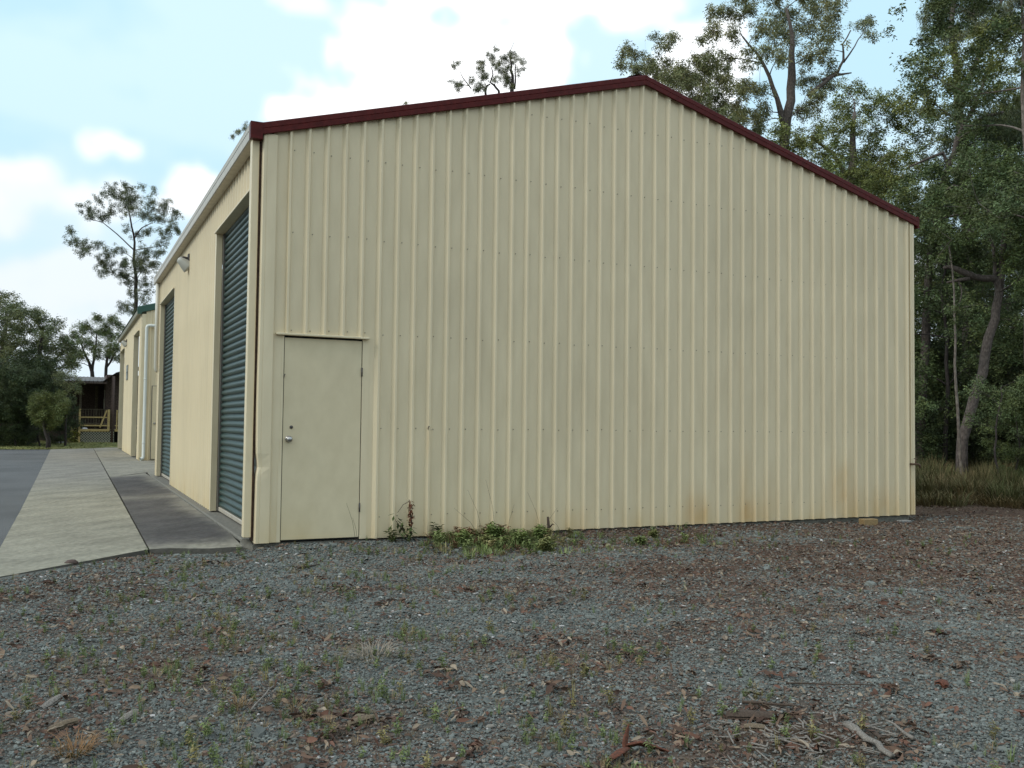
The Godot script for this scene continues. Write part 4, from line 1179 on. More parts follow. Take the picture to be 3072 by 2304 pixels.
# trunks: lists of [x, y, z, radius]; clumps: [x, y, z, radius]
func grow(o: Node3D, trunks: Array, clumps: Array, leaf: int, density: float, size: float, tint: Color, bark: Material, s: int, limb := 0.5) -> void:
	rng.seed = s
	var st := mb(true)
	var anchors := []
	var radii := []
	var first := true
	for t in trunks:
		var pts := []
		var rad := []
		if first and t[0][1] > 0.2:
			pts.append(Vector3(t[0][0], -0.15, t[0][2])); rad.append(t[0][3] * 1.15)
		elif first:
			pts.append(v4(t[0]) - Vector3(0, 0.2, 0)); rad.append(t[0][3] * 1.3)
		for i in t.size():
			if i > 0:
				var a := v4(t[i - 1])
				var b := v4(t[i])
				var mid := a.lerp(b, 0.5) + Vector3(rng.randfn(), rng.randfn() * 0.3, rng.randfn()) * a.distance_to(b) * 0.03
				pts.append(mid); rad.append((t[i - 1][3] + t[i][3]) / 2)
			pts.append(v4(t[i])); rad.append(t[i][3])
		tube(st, pts, rad, 8 if first else 6)
		for i in pts.size():
			if i >= (2 if first else 1):
				anchors.append(pts[i]); radii.append(rad[i])
		first = false
	var order := clumps.duplicate()
	var foot: Vector3 = anchors[0] if anchors.size() else Vector3.ZERO
	var near := func(p):
		var best := 1e9
		for a in anchors: best = minf(best, a.distance_to(p))
		return best
	var keyed := []
	for c in order: keyed.append([near.call(v4(c)), c])
	keyed.sort_custom(func(a, b): return a[0] < b[0])
	var total := 0.0
	var spots := []
	var st2 := mb(true)
	for e in keyed:
		var c: Array = e[1]
		var p := v4(c)
		var best := 0
		var cost := 1e9
		for i in anchors.size():
			var q: Vector3 = anchors[i]
			var k: float = q.distance_to(p) + 1.2 * maxf(0.0, q.y - p.y + 0.1) - radii[i] * 2.0
			if k < cost:
				cost = k; best = i
		var from: Vector3 = anchors[best]
		var dist := from.distance_to(p)
		var r0: float = clampf(minf(radii[best] * limb, 0.010 + dist * 0.012), 0.006, 0.2)
		var ctrl := from.lerp(p, 0.5) + Vector3(rng.randfn() * 0.12, 0.10 + rng.randfn() * 0.08, rng.randfn() * 0.12) * dist
		var pts := []
		var rad := []
		for i in 6:
			var t := i / 5.0
			pts.append(from.lerp(ctrl, t).lerp(ctrl.lerp(p, t), t))
			rad.append(lerpf(r0, maxf(r0 * 0.35, 0.004), t))
		tube(st, pts, rad, 5, false)
		anchors.append(p); radii.append(maxf(r0 * 0.4, 0.006))
		for k in 4:
			var w: Vector3 = p + Vector3(rng.randfn(), rng.randfn(), rng.randfn()) * c[3] * 0.55
			tube(st, [pts[3 + k % 3], pts[3 + k % 3].lerp(w, 0.5) + Vector3(rng.randfn(), rng.randfn(), rng.randfn()) * c[3] * 0.08, w], [r0 * 0.35, r0 * 0.25, 0.002], 3, false)
		var n := int(ceil(density * pow(c[3] / size, 1.85)))
		var knots := []
		for k in 6: knots.append(Vector3(rng.randfn(), rng.randfn(), rng.randfn()).normalized() * pow(rng.randf(), 0.5) * 0.8)
		for k in n:
			if k % 3:
				var v: Vector3 = knots[k % 6] + Vector3(rng.randfn(), rng.randfn() - 0.25, rng.randfn()) * 0.27
				spots.append([p + v * c[3], c])
				continue
			var u := Vector3(rng.randfn(), rng.randfn(), rng.randfn()).normalized() * (pow(rng.randf(), 0.5) if k % 5 else rng.randf_range(0.8, 1.55))
			spots.append([p + u * c[3] * Vector3(1.0, 0.85, 1.0), c])
	put("trunk", st, bark, o)
	var buf := PackedFloat32Array()
	buf.resize(spots.size() * 16)
	for i in spots.size():
		var k := rng.randf_range(0.65, 1.35)
		var warm := rng.randf_range(-0.12, 0.12)
		var b := Basis(Vector3.UP, rng.randf() * TAU) * Basis(Vector3(1, 0, 0), rng.randfn() * 0.35)
		inst(buf, i * 16, b.scaled(Vector3.ONE * size * rng.randf_range(0.75, 1.3)), spots[i][0], Color(tint.r * k * (1.2 + warm), tint.g * k * 1.13, tint.b * k * (1.0 - warm)))
	many("crown", leaf_meshes[leaf], M.leaf, buf, o)

func tree(called: String, label: String, d: Dictionary, leaf: int, density: float, size: float, tint: Color, bark: Material, s: int, group := "", category := "tree") -> Node3D:
	var o := thing(called, label, category, d.at, group)
	grow(o, d.trunks, d.clumps, leaf, density, size, tint, bark, s)
	return o

# a bush tree made up from its height and spread
func wild(height: float, bare: float, spread: float, count: int, clump: float, r: float, s: int, lean := 0.06) -> Dictionary:
	rng.seed = s
	var t := []
	var bend := Vector3(rng.randfn(), 0, rng.randfn()) * lean * height
	for i in 7:
		var f := i / 6.0
		var p := bend * f * f + Vector3(rng.randfn(), 0, rng.randfn()) * 0.06 * (1.0 if i else 0.0)
		t.append([p.x, f * height * 0.93, p.z, r * (1.0 - 0.86 * f)])
	var c := []
	for k in count:
		var f := pow(rng.randf(), 0.8)
		var y := lerpf(bare, height, f)
		var w := spread * (0.35 + 0.65 * sin(PI * clampf(0.15 + f * 0.8, 0, 1))) * sqrt(rng.randf())
		var a := rng.randf() * TAU
		var m := bend * pow(y / height, 2)
		c.append([m.x + cos(a) * w, y, m.z + sin(a) * w, clump * rng.randf_range(0.7, 1.3)])
	return {"trunks": [t], "clumps": c}

var lone_gum = {"at": Vector3(2.32,-0.12,-57.25),
	"trunks": [[[0.00,3.96,0.00,0.170],[-0.11,8.44,0.15,0.140],[-0.14,9.74,0.20,0.125],[-0.22,11.20,0.22,0.100],[-0.29,12.41,0.24,0.085],[-0.36,13.44,0.26,0.065],[-0.58,14.48,0.20,0.050],[-0.80,15.34,0.13,0.030]],
		[[-0.29,12.41,0.24,0.050],[-0.97,13.09,-0.05,0.042],[-1.70,13.77,-0.36,0.036],[-2.25,14.24,-0.60,0.028],[-2.96,14.40,-0.93,0.020]],
		[[-0.35,13.10,0.25,0.050],[0.10,13.88,0.49,0.035],[0.71,14.23,0.80,0.022]]],
	"clumps": [[-0.90,16.26,1.43,0.61],[-0.37,16.21,-0.85,0.74],[-1.73,16.48,-1.19,0.63],[-2.47,15.65,0.22,0.46],[-3.30,15.30,-1.03,0.52],[-2.90,14.76,-0.70,0.57],[-2.02,14.82,-1.00,0.52],[-1.54,15.19,-1.24,0.47],[-0.48,14.80,1.70,0.61],[0.48,15.18,2.41,0.56],[1.47,15.70,0.04,0.63],[1.93,14.64,1.63,0.57],[1.08,14.85,0.07,0.63],[0.20,14.32,2.33,0.40],[-0.89,15.30,0.29,0.46],[2.20,13.96,0.71,0.52],[1.43,13.47,2.07,0.56],[0.67,14.00,-0.80,0.42],[0.03,13.70,-0.97,0.37],[-0.91,13.48,1.66,0.30],[-4.11,13.27,0.16,0.35],[-3.78,12.91,-1.53,0.62],[-3.13,12.89,-2.63,0.58],[-2.46,12.74,-0.35,0.41],[-2.08,12.23,0.40,0.46],[-1.28,12.35,0.05,0.52],[-3.46,12.02,0.39,0.40],[-2.37,11.63,0.21,0.51],[-1.79,11.24,-0.30,0.62],[-0.93,11.36,-0.09,0.62],[-0.36,11.41,1.11,0.61],[0.39,12.27,1.51,0.51],[1.00,12.10,1.84,0.51],[0.14,11.88,0.57,0.62],[0.28,11.10,1.20,0.61],[0.82,11.31,2.42,0.51],[-0.52,10.49,-1.15,0.63],[0.52,10.38,0.34,0.57],[-0.89,10.83,-0.61,0.42],[-0.31,9.51,1.22,0.41],[0.56,9.87,-1.21,0.32],[-0.79,8.92,-1.43,0.53],[-0.52,8.30,1.29,0.46],[0.35,8.99,0.99,0.41],[1.52,12.91,0.34,0.47],[0.78,16.56,0.19,0.26],[-2.04,11.22,-2.19,0.42],[0.00,16.58,0.85,0.21],[-1.50,17.06,-1.29,0.19],[-1.11,16.07,-0.58,0.47]]}
var tall_gum = {"at": Vector3(19.07,-0.12,-14.02),
	"trunks": [[[0.00,0.80,0.00,0.240],[-0.20,7.87,0.23,0.200],[-0.23,11.08,0.36,0.155],[-0.11,11.72,0.44,0.145],[-0.11,12.49,0.48,0.135],[-0.14,13.20,0.49,0.100],[-0.13,13.78,0.53,0.070],[-0.33,14.67,0.47,0.040]],
		[[-0.26,10.82,0.33,0.120],[-0.51,11.78,0.25,0.075],[-0.76,12.48,0.17,0.060],[-1.16,13.25,0.01,0.040],[-1.58,13.76,-0.16,0.025]],
		[[0.39,11.86,0.68,0.100],[0.78,12.25,0.89,0.070],[1.21,12.64,1.11,0.050],[1.37,13.03,1.20,0.040],[1.33,13.54,1.21,0.025],[1.55,13.99,1.33,0.020]],
		[[0.78,12.38,0.89,0.060],[1.12,12.54,1.06,0.050],[1.61,12.63,1.30,0.020]],
		[[1.37,12.96,1.20,0.035],[1.68,13.48,1.37,0.020],[1.93,13.93,1.51,0.015]]],
	"clumps": [[0.73,15.20,-0.82,0.61],[1.81,15.41,-0.27,0.54],[-0.04,13.86,2.34,0.43],[-0.11,13.29,2.17,0.37],[1.35,14.62,-0.07,0.40],[0.57,14.13,-0.07,0.53],[-0.19,14.09,-0.16,0.46],[-1.52,13.79,0.63,0.38],[-1.30,14.57,-0.41,0.39],[-1.77,14.69,-0.64,0.39],[-2.24,14.65,-0.76,0.32],[-3.21,13.42,0.41,0.31],[-2.09,13.72,-0.13,0.32],[-2.91,13.46,-0.38,0.25],[2.56,14.47,0.94,0.33],[3.41,15.16,0.30,0.20],[3.43,14.55,0.45,0.17],[0.92,13.40,0.83,0.45],[0.27,13.06,0.90,0.38],[-1.03,12.80,0.98,0.37],[-2.04,12.65,1.42,0.30],[-2.49,12.39,1.23,0.36],[-2.17,13.00,-0.33,0.38],[-2.95,12.72,-0.13,0.38],[-3.16,12.87,-0.47,0.32],[-3.04,13.98,-2.41,0.34],[-3.56,13.71,-1.21,0.23],[-4.02,13.82,-1.56,0.19],[-5.27,12.95,-0.90,0.28],[-5.89,12.46,-0.37,0.18],[-4.87,12.90,-1.06,0.25],[-5.73,12.25,-0.75,0.22],[-4.15,12.78,-1.47,0.26],[-2.69,13.59,-2.68,0.27],[-2.87,12.82,-1.51,0.39],[-4.29,11.96,-0.26,0.31],[-1.79,12.85,-1.87,0.47],[-1.40,12.73,-1.31,0.47],[-2.36,12.18,-1.54,0.40],[-1.38,12.20,-1.76,0.40],[-1.09,11.76,-1.07,0.40],[-0.81,12.46,-1.01,0.40],[-1.36,11.91,0.44,0.38],[1.65,13.01,-0.58,0.48],[2.04,12.85,-0.33,0.41],[-0.25,11.31,1.71,0.37],[0.93,11.65,-0.08,0.40],[-0.36,11.58,-0.54,0.40],[-1.19,10.89,0.05,0.45],[1.14,12.81,0.96,0.26],[-1.76,10.92,-0.34,0.39],[-1.21,11.82,-1.77,0.34],[0.18,15.20,0.73,0.51],[0.10,15.74,-0.60,0.53],[-1.78,14.81,0.37,0.38],[-3.65,13.15,-2.70,0.40],[-3.12,13.04,-2.52,0.40],[-3.54,12.14,-1.01,0.38],[-2.96,12.22,-1.16,0.39],[-1.96,12.07,-2.09,0.41],[-2.88,12.82,-1.71,0.40],[-2.42,11.29,-0.62,0.39],[-2.65,10.61,0.30,0.37],[-2.91,11.79,-0.18,0.38],[-2.57,12.59,-1.48,0.33],[-2.47,11.47,0.64,0.37],[-1.40,13.21,-1.73,0.40],[-3.16,12.46,-0.05,0.31],[-1.00,12.08,-1.60,0.40],[-1.89,10.97,0.32,0.38],[-3.75,13.38,-3.03,0.31],[-3.88,13.24,-2.10,0.26]]}
var far_gum = {"at": Vector3(18.83,-0.12,-33.93),
	"trunks": [[[0.00,3.69,0.00,0.300],[-0.36,15.83,0.38,0.200],[-0.41,18.37,0.47,0.100],[-0.39,18.80,0.50,0.080],[-0.49,19.34,0.48,0.060],[-0.47,19.71,0.50,0.040],[-0.61,20.14,0.46,0.020],[-0.47,20.52,0.54,0.012],[-0.39,20.77,0.59,0.008]],
		[[-0.51,15.83,0.31,0.120],[-1.02,18.28,0.18,0.060],[-1.25,18.57,0.08,0.050],[-1.42,18.70,0.01,0.040],[-1.31,19.11,0.08,0.030],[-1.39,19.46,0.05,0.020]],
		[[-0.29,18.37,0.53,0.050],[-0.29,19.34,0.57,0.030],[-0.28,19.61,0.59,0.020]],
		[[-1.54,15.82,-0.18,0.100],[-1.63,18.24,-0.11,0.060],[-1.59,18.51,-0.08,0.050],[-1.42,18.62,0.00,0.040]],
		[[-2.29,18.37,-0.42,0.030],[-2.49,18.64,-0.50,0.025],[-2.70,18.93,-0.59,0.020],[-2.83,19.23,-0.64,0.010]]],
	"clumps": [[-3.23,19.41,-0.36,0.19],[-2.89,19.76,-0.72,0.13],[-3.33,18.66,-0.67,0.13],[-2.82,18.61,-0.85,0.23],[-2.85,18.38,-0.91,0.13],[-2.94,18.30,0.04,0.16],[-2.60,18.54,0.30,0.22],[-1.84,18.56,-0.80,0.29],[-2.13,18.48,0.09,0.19],[-2.09,19.24,0.18,0.26],[-1.43,19.95,-0.82,0.20],[-2.01,19.76,-0.17,0.13],[-1.52,19.41,-0.60,0.20],[-1.83,18.93,-0.14,0.23],[-1.54,19.03,-0.28,0.20],[-1.93,18.26,0.37,0.19],[-1.50,20.27,-0.20,0.13],[-1.10,20.23,-0.42,0.23],[-1.19,20.42,0.15,0.16],[-1.12,19.77,-0.23,0.20],[-1.02,19.59,-0.07,0.20],[-1.29,19.44,0.87,0.22],[-0.65,20.09,-0.02,0.26],[-0.64,20.12,0.28,0.19],[-0.64,19.86,0.78,0.16],[-0.71,20.01,1.23,0.16],[-0.09,20.32,0.06,0.13],[-0.20,19.86,0.68,0.19],[0.19,19.91,0.43,0.20],[0.30,19.73,0.20,0.16],[-0.05,19.50,0.31,0.13],[-0.57,19.50,-0.30,0.30],[-0.68,19.33,0.57,0.23],[-0.25,19.90,0.08,0.20],[-0.81,18.98,0.41,0.26],[-0.28,19.19,-0.21,0.23],[-0.46,18.91,-0.20,0.30],[-1.37,18.69,0.74,0.19],[-1.49,18.63,0.62,0.13],[-0.63,18.42,0.87,0.13],[0.20,19.37,-0.02,0.07],[-1.87,17.69,-0.14,0.27],[-1.23,17.38,-0.19,0.28],[-0.91,16.79,0.51,0.27],[-0.25,16.48,0.45,0.28],[-1.65,15.98,-0.02,0.27],[-1.20,17.43,0.32,0.27],[-0.52,17.13,0.21,0.28],[0.00,16.72,0.44,0.28],[-1.12,16.43,-0.67,0.28],[-0.79,17.80,-0.06,0.28],[-0.09,17.52,-0.18,0.28],[-1.48,17.03,-0.73,0.28],[-0.87,16.68,-0.69,0.28],[-0.54,16.10,0.00,0.28],[-0.41,17.30,1.02,0.27],[-1.28,17.23,-0.63,0.28],[-0.68,16.86,-0.55,0.28],[-0.19,16.41,-0.23,0.28],[0.06,17.72,0.54,0.28],[-1.17,17.35,-0.32,0.28],[-0.97,16.67,0.64,0.27],[-0.03,16.57,-0.02,0.28]]}
var broad_gum = {"at": Vector3(18.07,-0.12,-7.86),
	"trunks": [[[0.00,0.48,0.00,0.130],[0.01,2.75,0.11,0.115],[0.04,4.03,0.18,0.110],[0.05,4.80,0.22,0.100],[0.12,6.09,0.31,0.095],[0.28,7.12,0.43,0.085],[0.44,7.99,0.55,0.080],[0.63,8.72,0.67,0.070],[0.94,9.39,0.85,0.060],[1.19,10.11,1.00,0.040],[1.41,10.83,1.13,0.030]],
		[[0.44,7.99,0.55,0.050],[0.31,8.35,0.50,0.045],[-0.15,8.14,0.28,0.030],[-0.47,7.98,0.12,0.020]],
		[[0.67,8.82,0.70,0.060],[1.08,9.19,0.91,0.050],[1.68,9.40,1.20,0.040]]],
	"clumps": [[-0.59,10.30,1.34,0.44],[-0.61,10.49,1.92,0.43],[0.85,11.07,1.34,0.51],[0.44,10.82,2.20,0.48],[0.46,10.78,2.61,0.38],[-0.25,10.26,0.76,0.40],[1.11,10.81,-0.86,0.39],[0.52,11.12,-0.60,0.16],[0.79,11.18,-0.32,0.19],[-1.50,9.39,0.93,0.34],[-0.02,9.84,0.25,0.41],[-0.43,9.68,1.20,0.45],[-0.35,9.82,1.71,0.44],[-0.15,9.97,2.10,0.43],[0.67,10.29,2.03,0.44],[3.61,11.41,0.31,0.50],[0.15,10.13,-0.95,0.33],[2.96,10.82,-2.92,0.49],[3.50,10.76,-2.64,0.49],[2.30,10.17,-0.88,0.45],[0.27,9.43,1.38,0.40],[1.83,10.14,0.74,0.47],[2.68,10.41,0.69,0.48],[2.78,10.38,-3.21,0.43],[3.41,10.30,-3.01,0.49],[3.09,9.89,-0.11,0.50],[5.23,10.62,-1.07,0.53],[4.11,10.20,-1.88,0.36],[2.98,9.78,-1.79,0.35],[1.59,8.86,-1.22,0.34],[2.18,8.69,-2.09,0.35],[1.70,8.27,-0.85,0.28],[4.92,9.76,-2.53,0.31],[5.58,10.06,-1.94,0.43],[5.07,9.85,-0.96,0.41]]}
var mid_gum = {"at": Vector3(18.73,-0.12,-10.87),
	"trunks": [[[0.00,0.59,0.00,0.200],[-0.14,6.66,0.21,0.160],[-0.22,8.39,0.25,0.130],[-0.20,9.55,0.31,0.090],[-0.17,10.36,0.36,0.050]],
		[[-0.18,7.81,0.24,0.090],[0.25,8.63,0.48,0.060],[0.75,9.21,0.75,0.040]],
		[[-0.21,8.39,0.25,0.080],[-0.71,9.19,0.05,0.050],[-1.30,9.65,-0.21,0.030]]],
	"clumps": [[-0.12,11.15,-0.07,0.29],[0.57,11.31,-0.21,0.30],[1.16,11.14,-0.15,0.30],[1.41,11.02,-0.62,0.37],[0.42,10.76,-0.30,0.36],[0.52,11.04,-0.96,0.37],[-1.92,9.46,1.37,0.38],[-0.30,9.85,0.41,0.40],[1.54,10.41,-0.59,0.43],[-0.82,10.05,-0.55,0.41],[-0.66,10.09,-1.48,0.43],[-3.03,9.32,0.50,0.33],[-1.26,9.27,-0.08,0.46],[-1.28,9.04,0.79,0.45],[0.08,9.31,0.26,0.47],[0.75,9.40,0.46,0.47],[-0.43,8.70,2.11,0.38],[-0.99,8.40,1.01,0.45],[-0.31,8.47,1.09,0.45],[2.00,9.04,-0.33,0.49],[1.96,8.66,0.23,0.42],[-0.28,7.81,1.55,0.39],[2.14,9.29,0.22,0.36],[-2.46,8.91,0.65,0.33],[-0.72,9.08,-0.42,0.35],[-3.09,8.95,0.40,0.33],[-2.06,8.24,1.36,0.32],[1.82,10.82,-0.15,0.36],[0.47,7.69,1.70,0.33]]}
var feathery_gum = {"at": Vector3(25.53,-0.12,-12.07),
	"trunks": [[[0.00,0.66,0.00,0.260],[-0.37,7.49,0.13,0.220],[-0.70,10.81,0.13,0.170],[-0.94,12.80,0.10,0.130],[-1.08,13.79,0.08,0.100],[-1.14,15.05,0.11,0.080],[-1.09,15.85,0.17,0.050]],
		[[-0.86,12.13,0.11,0.100],[-0.25,13.80,0.48,0.080],[0.20,15.07,0.75,0.060],[0.41,15.87,0.88,0.040]]],
	"clumps": [[-0.88,15.57,-0.72,0.41],[-0.55,15.20,-0.67,0.41],[-1.74,14.16,-0.16,0.23],[-2.64,13.81,0.14,0.16],[-2.42,13.63,1.10,0.38],[-0.35,15.27,-0.04,0.54],[-0.47,14.56,0.51,0.46],[-1.32,15.18,-0.83,0.24],[-1.19,14.23,0.47,0.39],[0.48,15.63,0.01,0.55],[-0.29,14.77,1.26,0.52],[1.61,15.61,0.44,0.55],[-0.50,15.90,-0.31,0.54],[-0.71,15.74,0.63,0.59],[0.28,15.92,0.69,0.60],[1.33,16.13,0.72,0.61],[-2.35,14.19,0.52,0.19],[-1.88,14.64,-0.44,0.17]]}
var leaning_gum = {"at": Vector3(16.44,-0.12,-5.30),
	"trunks": [[[0.00,0.69,0.00,0.130],[0.09,1.42,0.08,0.120],[0.24,2.15,0.18,0.115],[0.41,2.93,0.29,0.110],[0.59,3.76,0.42,0.100],[0.65,4.28,0.47,0.095],[0.66,4.46,0.48,0.090],[0.56,4.67,0.45,0.080]],
		[[0.56,4.67,0.45,0.085],[0.36,4.67,0.35,0.085],[0.13,4.71,0.24,0.080],[-0.08,4.80,0.15,0.075],[-0.22,4.88,0.08,0.070],[-0.38,4.92,0.01,0.050],[-0.49,4.90,-0.04,0.030]],
		[[0.04,4.67,0.20,0.050],[-0.15,4.63,0.11,0.040],[-0.41,4.57,-0.02,0.020]],
		[[-0.19,4.62,0.09,0.020],[-0.11,4.45,0.12,0.016],[-0.11,4.27,0.11,0.012],[-0.14,3.96,0.08,0.008]],
		[[0.56,4.67,0.45,0.050],[0.55,5.00,0.46,0.045],[0.53,5.23,0.46,0.040],[0.46,5.52,0.44,0.035],[0.33,5.72,0.38,0.035],[0.15,5.93,0.31,0.035],[0.02,6.13,0.25,0.030],[-0.05,6.42,0.24,0.028],[-0.19,6.70,0.18,0.025],[-0.34,6.75,0.11,0.020],[-0.47,6.65,0.05,0.015]],
		[[-0.00,6.13,0.25,0.025],[-0.30,6.08,0.10,0.020],[-0.54,6.00,-0.02,0.015],[-0.71,5.92,-0.10,0.010]],
		[[0.66,4.46,0.48,0.090],[0.70,5.11,0.53,0.070],[0.73,6.04,0.59,0.050],[0.64,6.97,0.59,0.030]]],
	"clumps": [[-0.42,6.44,0.53,0.41],[-0.51,6.74,0.96,0.45],[0.81,7.49,0.29,0.47],[-0.06,6.70,1.38,0.49],[-0.25,6.25,0.04,0.36],[0.70,6.07,0.93,0.51],[-0.60,5.80,1.12,0.39],[0.84,5.32,0.59,0.42],[0.06,4.52,1.43,0.39],[-0.53,5.48,0.14,0.31],[-0.92,5.41,0.92,0.30],[-1.43,6.30,0.66,0.30],[0.98,5.49,0.88,0.41],[1.40,6.65,0.07,0.43],[-0.76,7.22,0.93,0.40]]}
var left_big = {"at": Vector3(-4.69,-0.12,-39.69),
	"trunks": [[[0.00,0.52,0.00,0.200],[0.05,1.79,0.08,0.180],[0.18,3.20,0.21,0.150],[0.30,5.08,0.35,0.100],[0.35,6.26,0.42,0.050]],
		[[0.11,2.73,0.15,0.100],[0.49,4.14,0.40,0.080],[0.90,4.62,0.61,0.050]]],
	"clumps": [[-0.60,6.87,0.13,0.32],[-0.33,6.99,-0.63,0.29],[-0.06,7.00,-0.55,0.30],[0.54,6.80,2.28,0.25],[-0.50,6.28,2.41,0.28],[-0.32,6.43,0.73,0.32],[0.17,6.47,1.45,0.24],[0.21,6.78,-1.13,0.24],[0.62,6.79,-0.35,0.23],[-0.63,6.38,-0.53,0.32],[-0.27,6.32,-0.15,0.28],[0.06,6.42,-0.49,0.26],[0.61,6.04,2.27,0.30],[0.79,6.35,0.93,0.25],[-0.47,5.79,1.66,0.26],[-0.28,6.14,-1.86,0.23],[0.16,5.73,2.46,0.26],[0.43,6.22,-1.09,0.24],[0.87,5.78,2.72,0.24],[-0.71,5.81,-1.01,0.28],[-0.25,5.61,0.91,0.24],[0.15,5.79,0.77,0.27],[0.27,5.96,-1.30,0.34],[0.92,5.58,3.01,0.30],[-0.49,5.24,2.12,0.24],[-0.35,5.66,-1.95,0.28],[0.19,5.46,0.27,0.29],[0.61,5.36,2.50,0.23],[-0.71,5.40,-2.49,0.26],[-0.32,5.44,-2.11,0.26],[0.24,4.93,2.20,0.28],[0.42,5.04,0.78,0.24],[0.75,5.08,2.34,0.26],[-0.45,4.80,0.89,0.30],[-0.29,4.79,-0.54,0.24],[0.23,4.70,1.94,0.31],[0.45,4.90,-0.55,0.31],[-0.39,4.35,2.18,0.22],[-0.05,4.57,1.76,0.28],[0.02,4.75,-1.34,0.31],[0.48,4.53,0.89,0.32],[0.75,4.68,0.94,0.25],[-0.52,4.20,-0.55,0.26],[-0.26,4.29,0.16,0.25],[0.11,4.27,0.78,0.29],[0.58,4.19,2.73,0.30],[-0.57,4.12,-1.21,0.28],[-0.42,4.24,-2.31,0.29],[0.05,4.21,-2.13,0.27],[0.40,4.00,-0.45,0.28],[0.86,3.91,1.26,0.26],[-0.52,3.57,0.56,0.32],[-0.14,3.74,-0.85,0.31],[0.06,3.65,-0.68,0.32],[0.55,3.71,2.28,0.26],[0.88,3.59,1.85,0.27],[-0.43,3.37,0.59,0.31],[-0.17,3.46,-0.00,0.27],[0.14,3.39,-1.31,0.25],[0.57,3.31,0.39,0.28],[0.94,3.39,2.87,0.27],[-0.66,3.18,-1.77,0.25],[-0.16,3.04,0.38,0.32],[0.15,3.17,0.10,0.25],[0.59,2.98,1.75,0.23],[0.90,3.23,0.90,0.24],[-0.45,2.89,0.44,0.24],[-0.22,2.84,-1.32,0.29],[0.36,2.75,2.21,0.30],[0.44,2.79,0.07,0.31]]}
var left_mid = {"at": Vector3(-3.10,-0.12,-41.14),
	"trunks": [[[0.00,0.65,0.00,0.160],[0.01,1.83,0.06,0.150],[0.06,3.31,0.15,0.120],[0.20,4.78,0.28,0.080],[0.26,5.67,0.35,0.050]],
		[[0.01,2.82,0.10,0.080],[0.75,4.01,0.51,0.060],[1.18,4.50,0.73,0.030]]],
	"clumps": [[-0.61,6.55,1.15,0.31],[-0.73,6.40,-0.99,0.35],[-0.23,6.46,-0.74,0.27],[-0.05,6.56,-1.46,0.33],[-0.59,5.85,1.48,0.32],[-0.18,5.94,1.47,0.33],[0.08,5.87,1.99,0.31],[0.43,5.90,1.78,0.24],[-0.89,5.68,-1.33,0.27],[-0.58,5.45,1.75,0.33],[-0.31,5.57,-0.08,0.33],[0.17,5.57,1.70,0.24],[0.38,5.47,1.40,0.26],[0.85,5.71,0.96,0.32],[-0.75,5.57,-1.78,0.29],[-0.23,5.49,-0.42,0.28],[0.26,5.06,2.69,0.29],[0.53,5.26,1.55,0.25],[0.73,5.35,2.28,0.32],[1.20,5.41,-1.03,0.25],[-0.89,5.20,-1.73,0.32],[-0.53,5.07,-1.54,0.29],[-0.20,5.08,-1.49,0.31],[0.12,5.18,-0.93,0.31],[0.45,5.34,-1.76,0.32],[0.92,5.08,-0.80,0.32],[1.15,4.93,1.92,0.29],[-0.59,4.94,-1.79,0.26],[-0.12,4.71,0.19,0.28],[0.19,4.88,-0.96,0.32],[0.41,4.80,0.07,0.33],[0.92,4.65,0.96,0.28],[1.19,4.77,1.41,0.25],[1.52,4.67,1.24,0.33],[-0.75,4.39,0.72,0.24],[-0.57,4.24,1.75,0.23],[-0.21,4.53,-1.48,0.28],[0.17,4.66,-1.19,0.26],[0.43,4.73,-1.98,0.34],[0.76,4.61,-0.39,0.25],[1.21,4.49,0.48,0.31],[1.57,4.47,-0.29,0.35],[-0.41,3.94,1.74,0.24],[-0.12,4.14,-0.76,0.25],[0.15,4.10,0.50,0.33],[0.50,4.04,1.97,0.32],[0.93,3.97,2.04,0.28],[1.22,4.24,0.63,0.31],[1.60,4.06,2.12,0.31],[-0.63,3.75,0.04,0.24],[-0.14,3.94,-0.43,0.28],[0.23,3.90,0.77,0.25],[0.54,3.70,2.19,0.32],[0.90,3.74,0.61,0.29],[1.30,3.89,2.05,0.25],[1.55,3.84,2.17,0.31],[-0.47,3.44,1.39,0.23],[-0.05,3.50,0.75,0.28],[0.28,3.43,2.34,0.28],[0.54,3.68,-0.34,0.30],[0.82,3.53,-1.69,0.35],[-0.55,3.16,0.39,0.27],[-0.24,3.24,-1.06,0.25],[0.17,3.41,-1.90,0.30],[0.51,3.22,2.58,0.28],[0.87,3.20,2.28,0.27],[-0.83,3.01,-1.78,0.28],[-0.48,3.04,-1.77,0.36],[-0.10,3.04,-0.62,0.27],[0.27,2.93,1.89,0.24]]}
